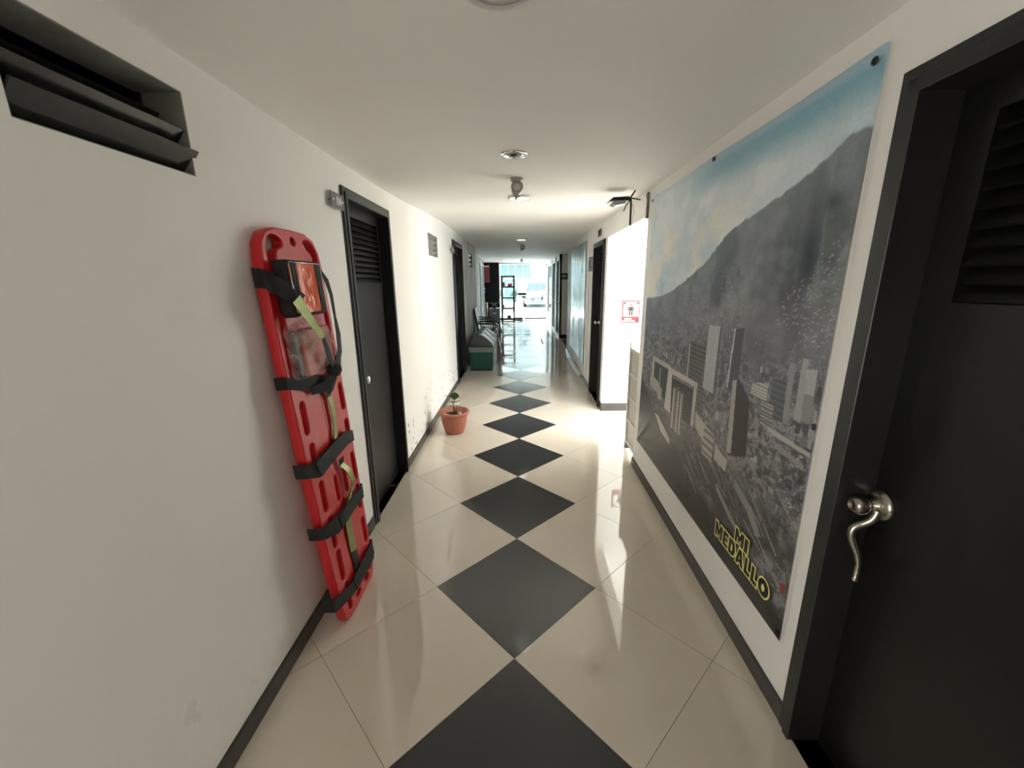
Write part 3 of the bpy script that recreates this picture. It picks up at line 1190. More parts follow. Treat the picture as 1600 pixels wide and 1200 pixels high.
quad([(.728, .275), (.718, .455), (.736, .460), (.748, .28)], (0.33, 0.32, 0.29))
quad([(.735, .452), (.74, .465), (.79, .435), (.78, .425)], (0.03, 0.04, 0.07))
i_ = quad([(.797, .445), (.797, .470), (.852, .482), (.852, .445)], (0.40, 0.39, 0.36))
stripes(i_, (0.18, 0.17, 0.16), 0.007, 'v', 0.4)
i_ = quad([(.866, .416), (.862, .494), (.912, .506), (.922, .42)], (0.115, 0.125, 0.13))
stripes(i_, (0.07, 0.08, 0.085), 0.012, 'v', 0.4)
quad([(.910, .42), (.904, .535), (.921, .537), (.922, .42)], (0.24, 0.24, 0.235))
quad([(.938, .435), (.937, .551), (.953, .551), (.957, .437)], (0.30, 0.295, 0.285))
i_ = quad([(.957, .44), (.950, .535), (.978, .541), (.982, .442)], (0.22, 0.22, 0.215))
quad([(.953, .49), (.951, .533), (.977, .538), (.979, .492)], (0.34, 0.335, 0.32))
i_ = quad([(.843, .39), (.836, .440), (.878, .443), (.882, .400)], (0.30, 0.29, 0.27))
stripes(i_, (0.08, 0.075, 0.07), 0.0075, 'v', 0.45)
quad([(.985, .40), (.988, .47), (.998, .47), (.998, .40)], (0.28, 0.275, 0.26))
quad([(.866, .396), (1.0, .3935), (1.0, .385), (.875, .386)], (0.36, 0.35, 0.33))
quad([(.892, .376), (.985, .366), (.985, .355), (.90, .362)], (0.24, 0.23, 0.22))
quad([(.193, .195), (.24, .195), (.363, .155), (.36, .135), (.27, .150)], (0.40, 0.385, 0.35))
quad([(.539, .315), (.60, .300), (.60, .25), (.545, .27)], (0.37, 0.36, 0.34))
i_ = quad([(.60, .30), (.662, .291), (.661, .215), (.60, .215)], (0.33, 0.32, 0.30))
stripes(i_, (0.10, 0.10, 0.10), 0.020, 'v', 0.4)
quad([(.670, .270), (.735, .255), (.735, .225), (.672, .230)], (0.36, 0.35, 0.33))
quad([(.78, .23), (.86, .20), (.90, .16), (.88, .15), (.84, .185), (.78, .21)], (0.21, 0.215, 0.21))
quad([(.70, .175), (.78, .135), (.84, .115), (.83, .108), (.77, .125), (.70, .160)], (0.24, 0.23, 0.22))
quad([(.972, .112), (.985, .118), (.995, .106), (.985, .098)], (0.25, 0.05, 0.02))
img = img * (0.94 + 0.12 * rng.random((NV, NU, 1)))
img = 1.55 * np.power(np.clip(img, 0, 1), 1.16) * (1 + (np.array([0.96, 1.0, 1.07]) - 1) * sst(0.25, 0.5, V)[..., None])

# cloth shape: pinned at corners, slack between (local frame of right wall: x out, y towards viewer)
def bump(uc, vc, su, sv, a):
    return a * np.exp(-((U - uc) / su) ** 2 - ((V - vc) / sv) ** 2)


DX = 0.010 + 0.004 * (vnoise(3, 3, 2, 77) - 0.5)
DX += bump(0.955, 0.80, 0.018, 0.12, 0.022) + bump(0.90, 0.75, 0.02, 0.10, 0.008) + bump(0.5, 0.02, 0.3, 0.03, 0.006)
for k, ang in enumerate((-0.25, -0.7, -1.15)):
    du, dv = U * BW, (1 - V) * BH
    d = du * math.sin(-ang) - dv * math.cos(ang)
    rr = np.sqrt(du ** 2 + dv ** 2)
    DX += 0.007 * np.exp(-(d / (0.012 + 0.06 * rr)) ** 2) * sst(0.0, 0.05, rr) * sst(0.45, 0.1, rr)
for k, ang in enumerate((0.35, 0.75)):
    du, dv = U * BW, V * BH
    d = du * math.sin(ang) - dv * math.cos(ang)
    rr = np.sqrt(du ** 2 + dv ** 2)
    DX += 0.010 * np.exp(-(d / (0.012 + 0.06 * rr)) ** 2) * sst(0.0, 0.05, rr) * sst(0.55, 0.1, rr)
edge_in = 0.010 * np.sin(np.clip(V, 0, 1) * PI) * sst(0.97, 1.0, U)       # right edge bows inward
YY = -1.785 + U * BW - edge_in
ZZ = 0.29 + V * BH - 0.006 * np.sin(U * PI * 2) ** 2 * sst(0.97, 1, V)
vs = np.stack([DX, YY, ZZ], -1).reshape(-1, 3)
idx = np.arange(NU * NV).reshape(NV, NU)
fs = np.stack([idx[:-1, :-1], idx[:-1, 1:], idx[1:, 1:], idx[1:, :-1]], -1).reshape(-1, 4)
me = bpy.data.meshes.new('banner_cloth')
me.vertices.add(len(vs))
me.vertices.foreach_set('co', vs.astype(np.float32).ravel())
me.loops.add(len(fs) * 4)
me.loops.foreach_set('vertex_index', fs.astype(np.int32).ravel())
me.polygons.add(len(fs))
me.polygons.foreach_set('loop_start', np.arange(0, len(fs) * 4, 4, dtype=np.int32))
me.polygons.foreach_set('use_smooth', np.ones(len(fs), dtype=bool))
me.update(calc_edges=True)
ca = me.color_attributes.new('print', 'FLOAT_COLOR', 'POINT')
rgba = np.ones((NV * NU, 4), dtype=np.float32)
rgba[:, :3] = np.clip(img.reshape(-1, 3), 0, 1)
ca.data.foreach_set('color', rgba.ravel())
bm_ = bpy.data.materials.new('banner_print')
bm_.use_nodes = True
b_ = bm_.node_tree.nodes['Principled BSDF']
at = bm_.node_tree.nodes.new('ShaderNodeAttribute')
at.attribute_name = 'print'
bm_.node_tree.links.new(at.outputs['Color'], b_.inputs['Base Color'])
b_.inputs['Roughness'].default_value = 0.36
b_.inputs['Specular IOR Level'].default_value = 0.25
MATS['banner_print'] = bm_
banner = thing('city_banner', 'large printed banner of city towers below a mountain on the right wall', 'banner', MR)
obj('banner_cloth', me, 'banner_print', banner)
me_b = bpy.data.meshes.new('backing')
hem = MB()
hem.box(0.0015, 0.004, -1.783, 0.170, 0.295, 2.165)
hem.build('backing', 'print_white', banner)
for (u, v) in ((0.985, 0.985), (0.50, 0.994), (0.004, 0.985), (0.993, 0.44), (0.99, 0.01)):
    g = MB()
    g.lathe([(0.011, 0), (0.011, 0.003), (0.006, 0.006), (0.0001, 0.006)], 14,
            T(0.015, -1.785 + u * BW, 0.29 + v * BH - (0.004 if v > .5 else -0.004)) @ Ry(PI / 2))
    g.build('pin', 'black_plastic', banner)


GLYPH = {   # heavy block letters in a 1 x 1 cell: (strokes, counters)
    'M': ([[(0, 0), (0.26, 0), (0.26, 0.52), (0.5, 0.10), (0.74, 0.52), (0.74, 0), (1, 0), (1, 1), (0.72, 1), (0.5, 0.56), (0.28, 1), (0, 1)]], [], 1.0),
    'I': ([[(0, 0), (1, 0), (1, 1), (0, 1)]], [], 0.34),
    'E': ([[(0, 0), (1, 0), (1, 0.23), (0.42, 0.23), (0.42, 0.39), (0.9, 0.39), (0.9, 0.61), (0.42, 0.61), (0.42, 0.77), (1, 0.77), (1, 1), (0, 1)]], [], 0.66),
    'D': ([[(0, 0), (0.55, 0), (0.8, 0.08), (0.96, 0.26), (1, 0.5), (0.96, 0.74), (0.8, 0.92), (0.55, 1), (0, 1)]],
          [[(0.38, 0.26), (0.52, 0.26), (0.62, 0.36), (0.62, 0.64), (0.52, 0.74), (0.38, 0.74)]], 0.80),
    'A': ([[(0, 0), (0.30, 0), (0.35, 0.17), (0.65, 0.17), (0.70, 0), (1, 0), (0.67, 1), (0.33, 1)]], [[(0.42, 0.38), (0.58, 0.38), (0.5, 0.70)]], 0.90),
    'L': ([[(0, 0), (1, 0), (1, 0.25), (0.44, 0.25), (0.44, 1), (0, 1)]], [], 0.62),
    'O': ([[(0.5 + 0.5 * math.cos(2 * PI * k / 28), 0.5 + 0.5 * math.sin(2 * PI * k / 28)) for k in range(28)]],
          [[(0.5 + 0.16 * math.cos(2 * PI * k / 16), 0.5 + 0.22 * math.sin(2 * PI * k / 16)) for k in range(16)]], 1.0),
}


def banner_text(body, u0, u1, v0, v1):
    w, h = (u1 - u0) * BW, (v1 - v0) * BH
    e = 0.0075
    tot = sum(GLYPH[c][2] for c in body)
    gap = 0.0095
    unit = (w - 2 * e - gap * (len(body) - 1)) / tot
    y = -1.785 + u0 * BW + e
    z = 0.29 + v0 * BH + e
    hh = h - 2 * e
    for c in body:
        st, co, wd = GLYPH[c]
        gw = wd * unit

        def place(lp):
            return ccw([(y + a * gw, z + b * hh) for a, b in lp])

        def layer(lp, x, nm, m_, par=None):
            from mathutils.geometry import tessellate_polygon
            tr = tessellate_polygon([[Vector((p[0], p[1], 0)) for p in lp]])
            mb = MB().add([(x, p[0], p[1]) for p in lp], [tuple(t_) for t_ in tr])
            return mb.build(nm, m_, par or banner)
        for lp in st:
            lt = layer(offset_loop(place(lp), -e), 0.0180, 'letter', 'print_yellow')
            layer(place(lp), 0.0190, 'letter_fill', 'print_black', lt)
        for lp in co:
            layer(place(lp), 0.0200, 'letter_counter', 'print_yellow', lt)
        y += gw + gap


# (lettering is placed once the outline helpers exist, below)

# ------------------------------------------------------------------ silvery poster on the right wall
root = thing('silver_poster', 'tall silvery plastic poster with pale frame on right wall', 'poster', MR)
PU, PV = 30, 60
vs, fs = [], []
for j in range(PV + 1):
    for i in range(PU + 1):
        y = -7.07 + 2.05 * i / PU
        z = 0.275 + 1.885 * j / PV
        d = 0.022 + 0.012 * mnoise.noise(Vector((y * 2.5, z * 0.9, 3))) + 0.006 * mnoise.noise(Vector((y * 9, z * 2, 7)))
        vs.append((d, y, z))
for j in range(PV):
    for i in range(PU):
        a = j * (PU + 1) + i
        fs.append((a, a + 1, a + PU + 2, a + PU + 1))
me = bpy.data.meshes.new('sheet')
me.from_pydata(vs, [], fs)
for p in me.polygons:
    p.use_smooth = True
obj('sheet', me, 'silver_sheet', root)
fr = MB()
for (a, b, c, d) in ((-7.55, -7.10, 0.16, 2.25), (-5.00, -4.94, 0.16, 2.25), (-7.10, -5.00, 0.16, 0.255), (-7.10, -5.00, 2.175, 2.25)):
    fr.box(0.0, 0.02, a, b, c, d)
fr.build('border', 'frame_white', root)

# ------------------------------------------------------------------ gate at the near jamb
g = thing('gate', 'low pale panelled gate standing at the side opening', 'gate', MR @ T(-0.045, -2.35, 0))
fr = MB()
fr.box(-0.018, 0.018, 0.385, 0.425, 0.06, 1.015)
fr.box(-0.018, 0.018, 0.0, 0.04, 0.05, 1.035)
for z in (0.05, 0.268, 0.496, 0.724, 0.945):
    fr.box(-0.014, 0.014, 0.04, 0.385, z, z + 0.035)
fr.build('gate_frame', 'gate_paint', g, bevel=0.003)
pn = MB().box(-0.005, 0.005, 0.04, 0.385, 0.0, 0.193)
pm = pn.mesh('panel')
pm.materials.append(MATS['gate_panel'])
for z in (0.085, 0.303, 0.531, 0.759):
    obj('panel', pm, None, g, T(0, 0, z))
MB().box(-0.02, 0.02, 0.005, 0.055, 0.0, 0.05).build('foot', 'door_frame', g)
MB().box(-0.010, 0.010, 0.396, 0.416, 0.0, 0.06).build('foot', 'chrome', g)
MB().box(0.014, 0.024, 0.34, 0.375, 0.83, 0.90).build('latch', 'grey_plate', g)

# ------------------------------------------------------------------ rescue board
XB, XT, BL = -0.800, -0.908, 1.8
_l = math.hypot(XT - XB, BL)
Nn = Vector((BL, 0, XB - XT)) / _l
Vv = Vector((XT - XB, 0, BL)) / _l
OY = 0.33
MBD = Matrix(((Nn.x, 0, Vv.x, XB), (0, 1, 0, OY), (Nn.z, 0, Vv.z, 0.004), (0, 0, 0, 1)))


def bp(y, v, off=0.0):
    return (off, y - OY, v)


def inpoly(p, poly):
    c = False
    k = len(poly) - 1
    for i in range(len(poly)):
        (xi, yi), (xj, yj) = poly[i], poly[k]
        if (yi > p[1]) != (yj > p[1]) and p[0] < (xj - xi) * (p[1] - yi) / (yj - yi) + xi:
            c = not c
        k = i
    return c


def offset_loop(loop, d):
    """move a counter-clockwise loop inwards by d (negative: outwards)"""
    n = len(loop)
    out = []
    for i in range(n):
        a, b, c = Vector(loop[i - 1]), Vector(loop[i]), Vector(loop[(i + 1) % n])
        e1, e2 = (b - a).normalized(), (c - b).normalized()
        n1, n2 = Vector((-e1.y, e1.x)), Vector((-e2.y, e2.x))
        m_ = n1 + n2
        m_ = m_ / max(0.5, m_.dot(n1)) if m_.length > 1e-6 else n1
        out.append((b.x + m_.x * d, b.y + m_.y * d))
    return out


def ccw(loop):
    a = sum(loop[i][0] * loop[(i + 1) % len(loop)][1] - loop[(i + 1) % len(loop)][0] * loop[i][1] for i in range(len(loop)))
    return list(loop) if a > 0 else list(loop)[::-1]


def curve_plate(name, outline, holes, thick, bev, material, parent, front=0.0, M=None, res=3):
    """plate in (y,v) with holes and rounded rims; front face at off=front"""
    from mathutils.geometry import delaunay_2d_cdt
    outline = ccw(outline)
    holes = [ccw(h) for h in holes]
    steps = [(bev * (1 - math.sin(PI / 2 * k / res)), bev * (1 - math.cos(PI / 2 * k / res))) for k in range(res + 1)]
    mb = MB()
    cap = [offset_loop(outline, bev)] + [offset_loop(h, -bev) for h in holes]
    pts, edges = [], []
    for lp in cap:
        k0 = len(pts)
        pts += [Vector(p) for p in lp]
        edges += [(k0 + i, k0 + (i + 1) % len(lp)) for i in range(len(lp))]
    vo, _, fo, _, _, _ = delaunay_2d_cdt(pts, edges, [], 0, 1e-7)
    tris = []
    for f in fo:
        c = sum((vo[i] for i in f), Vector((0, 0))) / len(f)
        if inpoly(c, cap[0]) and not any(inpoly(c, h) for h in cap[1:]):
            tris.append(tuple(f))
    for off, fl in ((front, tris), (front - thick, [t_[::-1] for t_ in tris])):
        mb.add([bp(v.x, v.y, off) for v in vo], fl)
    for k, lp in enumerate([outline] + holes):
        sg = 1 if k == 0 else -1
        rows = []
        for (ins, dep) in [(bev - a, b) for a, b in [(bev * math.sin(PI / 2 * q / res), bev * (1 - math.cos(PI / 2 * q / res))) for q in range(res + 1)]]:
            rows.append((offset_loop(lp, sg * ins), front - dep))
        for (ins, dep) in [(bev - a, b) for a, b in [(bev * math.sin(PI / 2 * q / res), bev * (1 - math.cos(PI / 2 * q / res))) for q in range(res, -1, -1)]]:
            rows.append((offset_loop(lp, sg * ins), front - thick + dep))
        n = len(lp)
        vs_ = [bp(p[0], p[1], o_) for r_, o_ in rows for p in r_]
        fs_ = []
        for a in range(len(rows) - 1):
            for i in range(n):
                fs_.append((a * n + i, a * n + (i + 1) % n, (a + 1) * n + (i + 1) % n, (a + 1) * n + i))
        mb.add(vs_, fs_, True)
    me = bpy.data.meshes.new(name)
    me.from_pydata(mb.v, [], mb.f)
    bm = bmesh.new()
    bm.from_mesh(me)
    for f, q_ in zip(bm.faces, mb.sm):
        f.smooth = q_
    bmesh.ops.remove_doubles(bm, verts=bm.verts, dist=1e-6)
    bmesh.ops.recalc_face_normals(bm, faces=bm.faces)
    bm.to_mesh(me)
    bm.free()
    return obj(name, me, material, parent, M)


def smooth_loop(pts, n=5):
    out = []
    N = len(pts)
    for i in range(N):
        p0, p1, p2, p3 = [Vector(pts[(i + k) % N]) for k in (-1, 0, 1, 2)]
        for k in range(n):
            t = k / n
            q_ = 0.5 * ((2 * p1) + (p2 - p0) * t + (2 * p0 - 5 * p1 + 4 * p2 - p3) * t * t + (3 * p1 - p0 - 3 * p2 + p3) * t ** 3)
            out.append((q_.x, q_.y))
    return out


def slot(cy, v0, v1, w=0.036, lean=0.0):
    r_ = w / 2
    out = []
    for k in range(9):
        t = PI * k / 8
        out.append((cy + lean + r_ * math.cos(t), v1 - r_ + r_ * math.sin(t)))
    for k in range(9):
        t = PI + PI * k / 8
        out.append((cy + r_ * math.cos(t), v0 + r_ + r_ * math.sin(t)))
    return out


def ell(cy, cv, a, b, n=20):
    return [(cy + a * math.cos(2 * PI * k / n), cv + b * math.sin(2 * PI * k / n)) for k in range(n)]


banner_text('MI', 0.814, 0.8735, 0.0905, 0.132)
banner_text('MEDALLO', 0.726, 0.959, 0.045, 0.0915)

board = thing('rescue_board', 'red plastic rescue spine board leaning upright against the left wall', 'rescue board', MBD)
outline = [(0.215, 0.0), (0.40, 0.0), (0.495, 0.0), (0.528, 0.02), (0.540, 0.07), (0.550, 0.45), (0.556, 1.0), (0.556, 1.45), (0.553, 1.63),
           (0.540, 1.72), (0.505, 1.775), (0.44, 1.797), (0.33, 1.80), (0.215, 1.797), (0.150, 1.778), (0.112, 1.735), (0.099, 1.66), (0.094, 1.45),
           (0.100, 1.1), (0.112, 0.75), (0.128, 0.40), (0.148, 0.12), (0.160, 0.04), (0.180, 0.01)]
holes = [slot(0.162, 0.97, 1.113), slot(0.172, 0.80, 0.925), slot(0.185, 0.594, 0.745), slot(0.199, 0.40, 0.56), slot(0.212, 0.214, 0.378),
         slot(0.226, 0.035, 0.19),
         slot(0.150, 1.18, 1.31), slot(0.146, 1.34, 1.47), slot(0.508, 1.18, 1.31), slot(0.508, 1.34, 1.47),
         slot(0.516, 0.968, 1.108), slot(0.516, 0.79, 0.918), slot(0.516, 0.584, 0.738), slot(0.508, 0.42, 0.555), slot(0.502, 0.216, 0.366),
         slot(0.49, 0.055, 0.175),
         slot(0.311, 0.575, 0.708, 0.03), slot(0.402, 0.575, 0.708, 0.03),
         ell(0.435, 0.045, 0.028, 0.020), ell(0.325, 0.042, 0.028, 0.018),
         ell(0.333, 1.754, 0.018, 0.017)]
holes.append(smooth_loop([(0.140, 1.66), (0.142, 1.725), (0.170, 1.763), (0.212, 1.769), (0.252, 1.752), (0.247, 1.728), (0.212, 1.717),
                          (0.192, 1.69), (0.186, 1.64), (0.165, 1.60), (0.142, 1.61)], 4))
holes.append(smooth_loop([(0.520, 1.66), (0.518, 1.715), (0.490, 1.758), (0.448, 1.772), (0.414, 1.757), (0.424, 1.733), (0.456, 1.72),
                          (0.474, 1.69), (0.478, 1.64), (0.495, 1.60), (0.517, 1.61)], 4))
curve_plate('board_shell', outline, holes, 0.044, 0.007, 'red_plastic', board, 0.0)
# raised centre rib fields (long shallow ridges between the slot columns)
# dark channel at centre where the harness runs
MB().strip([bp(0.345, 1.10, 0.0005), bp(0.345, 0.86, 0.0005)], [bp(0.315, 1.10, 0.0005), bp(0.33, 0.86, 0.0005)], 0.0008).build('channel_line', 'red_plastic', board)

# strap harness
har = thing('strap_harness', 'black spider-strap harness with yellow reflective strips wrapped round the red board', 'strap', MBD)


def strap(A, B, material='black_webbing', t=0.003, name='strap', parent=None):
    return MB().strip([bp(*p) for p in A], [bp(*p) for p in B], t).build(name, material, parent or har)


def wrap(vl0, vl1, vr0, vr1, mids, bow=0.012):
    """webbing across the board: from behind the left edge over the front to behind the right edge"""
    A, B = [], []
    yl, yr = 0.086, 0.560
    A += [(yl, vl1, -0.046), (yl - 0.002, vl1, 0.001)]
    B += [(yl, vl0, -0.046), (yl - 0.002, vl0, 0.001)]
    for (y, v0, v1, off) in mids:
        A.append((y, v1, off))
        B.append((y, v0, off))
    A += [(yr, vr1, 0.001), (yr, vr1, -0.046)]
    B += [(yr, vr0, 0.001), (yr, vr0, -0.046)]
    return strap(A, B)


wrap(1.185, 1.235, 1.175, 1.235, [(0.13, 1.172, 1.220, 0.004), (0.20, 1.150, 1.212, 0.010), (0.30, 1.112, 1.195, 0.022), (0.36, 1.108, 1.175, 0.022),
                                  (0.45, 1.135, 1.185, 0.012), (0.52, 1.165, 1.215, 0.006)])
wrap(0.805, 0.868, 0.785, 0.840, [(0.125, 0.788, 0.852, 0.006), (0.155, 0.775, 0.858, 0.014), (0.30, 0.79, 0.868, 0.016), (0.46, 0.80, 0.870, 0.012),
                                  (0.53, 0.79, 0.845, 0.006)])
wrap(0.515, 0.574, 0.480, 0.535, [(0.125, 0.495, 0.556, 0.006), (0.22, 0.460, 0.545, 0.014), (0.34, 0.465, 0.545, 0.014), (0.46, 0.478, 0.545, 0.010),
                                  (0.53, 0.482, 0.537, 0.006)])
wrap(0.145, 0.215, 0.100, 0.190, [(0.15, 0.125, 0.190, 0.006), (0.25, 0.100, 0.165, 0.012), (0.36, 0.095, 0.180, 0.014), (0.46, 0.095, 0.185, 0.010),
                                  (0.53, 0.098, 0.188, 0.006)])
# free tail ends doubled over the wraps
strap([(0.14, 0.850, 0.020), (0.30, 0.872, 0.022), (0.475, 0.878, 0.018)], [(0.165, 0.775, 0.020), (0.31, 0.800, 0.022), (0.50, 0.815, 0.018)])
strap([(0.24, 0.535, 0.018), (0.36, 0.548, 0.020), (0.52, 0.532, 0.014)], [(0.25, 0.465, 0.018), (0.37, 0.475, 0.020), (0.53, 0.472, 0.014)])
strap([(0.265, 0.178, 0.016), (0.38, 0.190, 0.018), (0.51, 0.195, 0.014)], [(0.28, 0.098, 0.016), (0.40, 0.100, 0.018), (0.52, 0.100, 0.014)])
# central webbing with yellow reflective sections
strap([(0.385, 1.115, 0.018), (0.382, 1.075, 0.012)], [(0.345, 1.115, 0.018), (0.343, 1.075, 0.012)])
strap([(0.388, 1.078, 0.014), (0.392, 1.00, 0.016), (0.385, 0.93, 0.014), (0.362, 0.845, 0.016)],
      [(0.350, 1.078, 0.014), (0.356, 1.00, 0.016), (0.352, 0.93, 0.014), (0.325, 0.845, 0.016)], 'reflective_tape', 0.002, 'reflective_strip')
strap([(0.378, 0.775, 0.020), (0.380, 0.738, 0.014)], [(0.330, 0.775, 0.020), (0.340, 0.738, 0.014)])
strap([(0.378, 0.742, 0.016), (0.415, 0.69, 0.030), (0.430, 0.63, 0.034), (0.405, 0.58, 0.026), (0.375, 0.545, 0.018)],
      [(0.338, 0.742, 0.016), (0.372, 0.69, 0.030), (0.388, 0.63, 0.034), (0.362, 0.58, 0.026), (0.325, 0.545, 0.018)], 'reflective_tape', 0.002, 'reflective_strip')
strap([(0.366, 0.470, 0.010), (0.366, 0.36, 0.007), (0.366, 0.272, 0.006)], [(0.300, 0.470, 0.010), (0.303, 0.36, 0.007), (0.306, 0.290, 0.006)],
      'reflective_tape', 0.002, 'reflective_strip')
strap([(0.368, 0.285, 0.005), (0.372, 0.165, 0.005)], [(0.308, 0.285, 0.005), (0.318, 0.165, 0.005)])
# shoulder webbing: left pad, right run and the knot
strap([(0.086, 1.645, -0.040), (0.078, 1.638, 0.004), (0.10, 1.612, 0.035), (0.155, 1.58, 0.062), (0.20, 1.535, 0.078)],
      [(0.086, 1.575, -0.040), (0.072, 1.570, 0.004), (0.075, 1.55, 0.030), (0.10, 1.525, 0.052), (0.135, 1.505, 0.074)])
strap([(0.148, 1.672, 0.002), (0.190, 1.672, 0.012), (0.19, 1.56, 0.035)], [(0.148, 1.56, 0.002), (0.155, 1.545, 0.010), (0.16, 1.50, 0.035)])
strap([(0.160, 1.538, 0.079), (0.225, 1.455, 0.078), (0.305, 1.362, 0.075)], [(0.100, 1.512, 0.079), (0.175, 1.435, 0.078), (0.268, 1.350, 0.075)],
      'reflective_tape', 0.002, 'reflective_strip')
strap([(0.300, 1.366, 0.074), (0.335, 1.29, 0.070), (0.365, 1.225, 0.066)], [(0.275, 1.352, 0.074), (0.303, 1.27, 0.070), (0.335, 1.205, 0.066)])
strap([(0.462, 1.668, 0.020), (0.500, 1.60, 0.040), (0.510, 1.53, 0.044), (0.488, 1.43, 0.052), (0.476, 1.35, 0.064), (0.450, 1.27, 0.068), (0.395, 1.195, 0.066)],
      [(0.425, 1.668, 0.030), (0.462, 1.60, 0.040), (0.478, 1.53, 0.046), (0.468, 1.43, 0.052), (0.436, 1.36, 0.064), (0.415, 1.285, 0.068), (0.345, 1.210, 0.066)])
kn = MB()
kn.lathe([(0.0001, -0.03), (0.02, -0.026), (0.032, -0.01), (0.034, 0.008), (0.022, 0.026), (0.0001, 0.03)], 14, T(*bp(0.365, 1.200, 0.060)) @ Rx(0.4))
kn.build('knot', 'black_webbing', har)
strap([(0.335, 1.20, 0.060), (0.30, 1.165, 0.040), (0.22, 1.16, 0.016)], [(0.375, 1.16, 0.060), (0.32, 1.118, 0.040), (0.22, 1.125, 0.016)])
strap([(0.375, 1.16, 0.058), (0.385, 1.10, 0.026)], [(0.345, 1.16, 0.058), (0.345, 1.095, 0.026)])

# orange pouch
po = thing('orange_pouch', 'black edged pouch with glossy orange window strapped at the top of the red board', 'pouch', MBD)


def rrect(y0, y1, v0, v1, r_, n=4, skew=0.0):
    out = []
    for (cy, cv, a0) in ((y1 - r_, v1 - r_, 0), (y0 + r_, v1 - r_, PI / 2), (y0 + r_, v0 + r_, PI), (y1 - r_, v0 + r_, 1.5 * PI)):
        for k in range(n + 1):
            t = a0 + PI / 2 * k / n
            cvv = cv + r_ * math.sin(t)
            out.append((cy + r_ * math.cos(t) + skew * (cvv - v0), cvv))
    return out


curve_plate('pouch_body', rrect(0.135, 0.405, 1.455, 1.672, 0.02), [], 0.055, 0.008, 'black_webbing', po, 0.060)
curve_plate('orange_panel', rrect(0.152, 0.388, 1.468, 1.660, 0.012), [], 0.006, 0.002, 'orange_window', po, 0.064)
for (a, b) in ((0.160, 0.195), (0.345, 0.385)):
    strap([(a, 1.662, 0.0645), (a, 1.466, 0.0645)], [(b, 1.662, 0.0645), (b, 1.466, 0.0645)], parent=po, name='webbing_band')
for (pa, pb) in (((0.150, 1.655), (0.150, 1.475)), ((0.391, 1.655), (0.391, 1.475)), ((0.155, 1.662), (0.386, 1.662))):
    MB().tube([bp(*pa, 0.0655), bp(*pb, 0.0655)], 0.0025, 6).build('piping', 'silver_piping', po)
MB().box(-0.001, 0.012, -0.02, 0.02, -0.006, 0.006, T(*bp(0.185, 1.462, 0.058))).build('buckle', 'chrome', po)

# crinkled clear bag with its contents
bag = thing('plastic_bag', 'crinkled clear plastic bag of pinkish supplies tied under straps on the red board', 'bag', MBD)
ol = [(0.120, 1.41), (0.20, 1.425), (0.29, 1.445), (0.42, 1.44), (0.475, 1.40), (0.505, 1.33), (0.535, 1.25), (0.552, 1.195), (0.51, 1.175), (0.43, 1.178), (0.36, 1.19),
      (0.26, 1.195), (0.17, 1.20), (0.125, 1.225), (0.128, 1.31)]
cy_, cv_ = 0.31, 1.31
ring = smooth_loop(ol, 4)
vs, fs = [], []
NR = 12
for j in range(NR + 1):
    t = j / NR
    for (y, v) in ring:
        yy, vv = cy_ + (y - cy_) * t, cv_ + (v - cv_) * t
        nz = mnoise.noise(Vector((yy * 28, vv * 28, 1.3))) + 0.6 * mnoise.noise(Vector((yy * 60, vv * 60, 5.1)))
        off = 0.008 + 0.046 * (1 - t ** 4) + 0.008 * nz * (1 - 0.6 * t)
        vs.append(bp(yy, vv, max(0.003, off)))
for j in range(NR):
    for i in range(len(ring)):
        i2 = (i + 1) % len(ring)
        fs.append((j * len(ring) + i, j * len(ring) + i2, (j + 1) * len(ring) + i2, (j + 1) * len(ring) + i))
me = bpy.data.meshes.new('film')
me.from_pydata(vs, [], fs)
obj('film', me, 'plastic_film', bag)
curve_plate('contents', rrect(0.20, 0.44, 1.205, 1.40, 0.02), [], 0.03, 0.008, 'pink_pack', bag, 0.036)
curve_plate('dark_item', rrect(0.150, 0.185, 1.215, 1.395, 0.008), [], 0.02, 0.004, 'print_maroon', bag, 0.028)

# ------------------------------------------------------------------ pot with plant
PX, PY = -0.700, 2.735
pot = thing('potted_plant', 'small leafy plant in ribbed terracotta pot by the left wall', 'potted plant', T(PX, PY, 0))
prof = [(0.088, 0.0), (0.096, 0.004), (0.108, 0.04), (0.120, 0.08), (0.134, 0.14), (0.143, 0.195), (0.146, 0.212), (0.160, 0.215), (0.169, 0.222), (0.170, 0.236),
        (0.165, 0.247), (0.155, 0.250), (0.147, 0.246), (0.143, 0.238), (0.138, 0.20), (0.0001, 0.19)]


def flute(j, t):
    if 2 <= j <= 5 and math.cos(t + PI / 3) > 0.15:
        return 0.0018 * math.cos(t * 36)
    return 0.0


MB().lathe(prof, 144, flute=flute).build('pot', 'terracotta', pot)
MB().lathe([(0.137, 0.196), (0.10, 0.204), (0.05, 0.208), (0.0001, 0.210)], 24).build('soil', 'soil', pot)
rs = random.Random(5)
for (a, b, s_) in ((-0.07, -0.06, 0.026), (-0.045, -0.085, 0.018), (-0.02, -0.09, 0.020), (0.05, -0.085, 0.022), (0.08, -0.04, 0.022), (-0.09, -0.02, 0.018), (0.06, 0.02, 0.020)):
    mb = MB()
    mb.lathe([(0.0001, -0.6 * s_), (0.7 * s_, -0.4 * s_), (s_, 0), (0.72 * s_, 0.42 * s_), (0.0001, 0.6 * s_)], 10,
             T(a, b, 0.212) @ Rz(rs.random() * 6) @ Rx(rs.uniform(-.4, .4)) @ Matrix.Scale(1.35, 4, (1, 0, 0)))
    mb.build('pebble', 'pebble', pot)


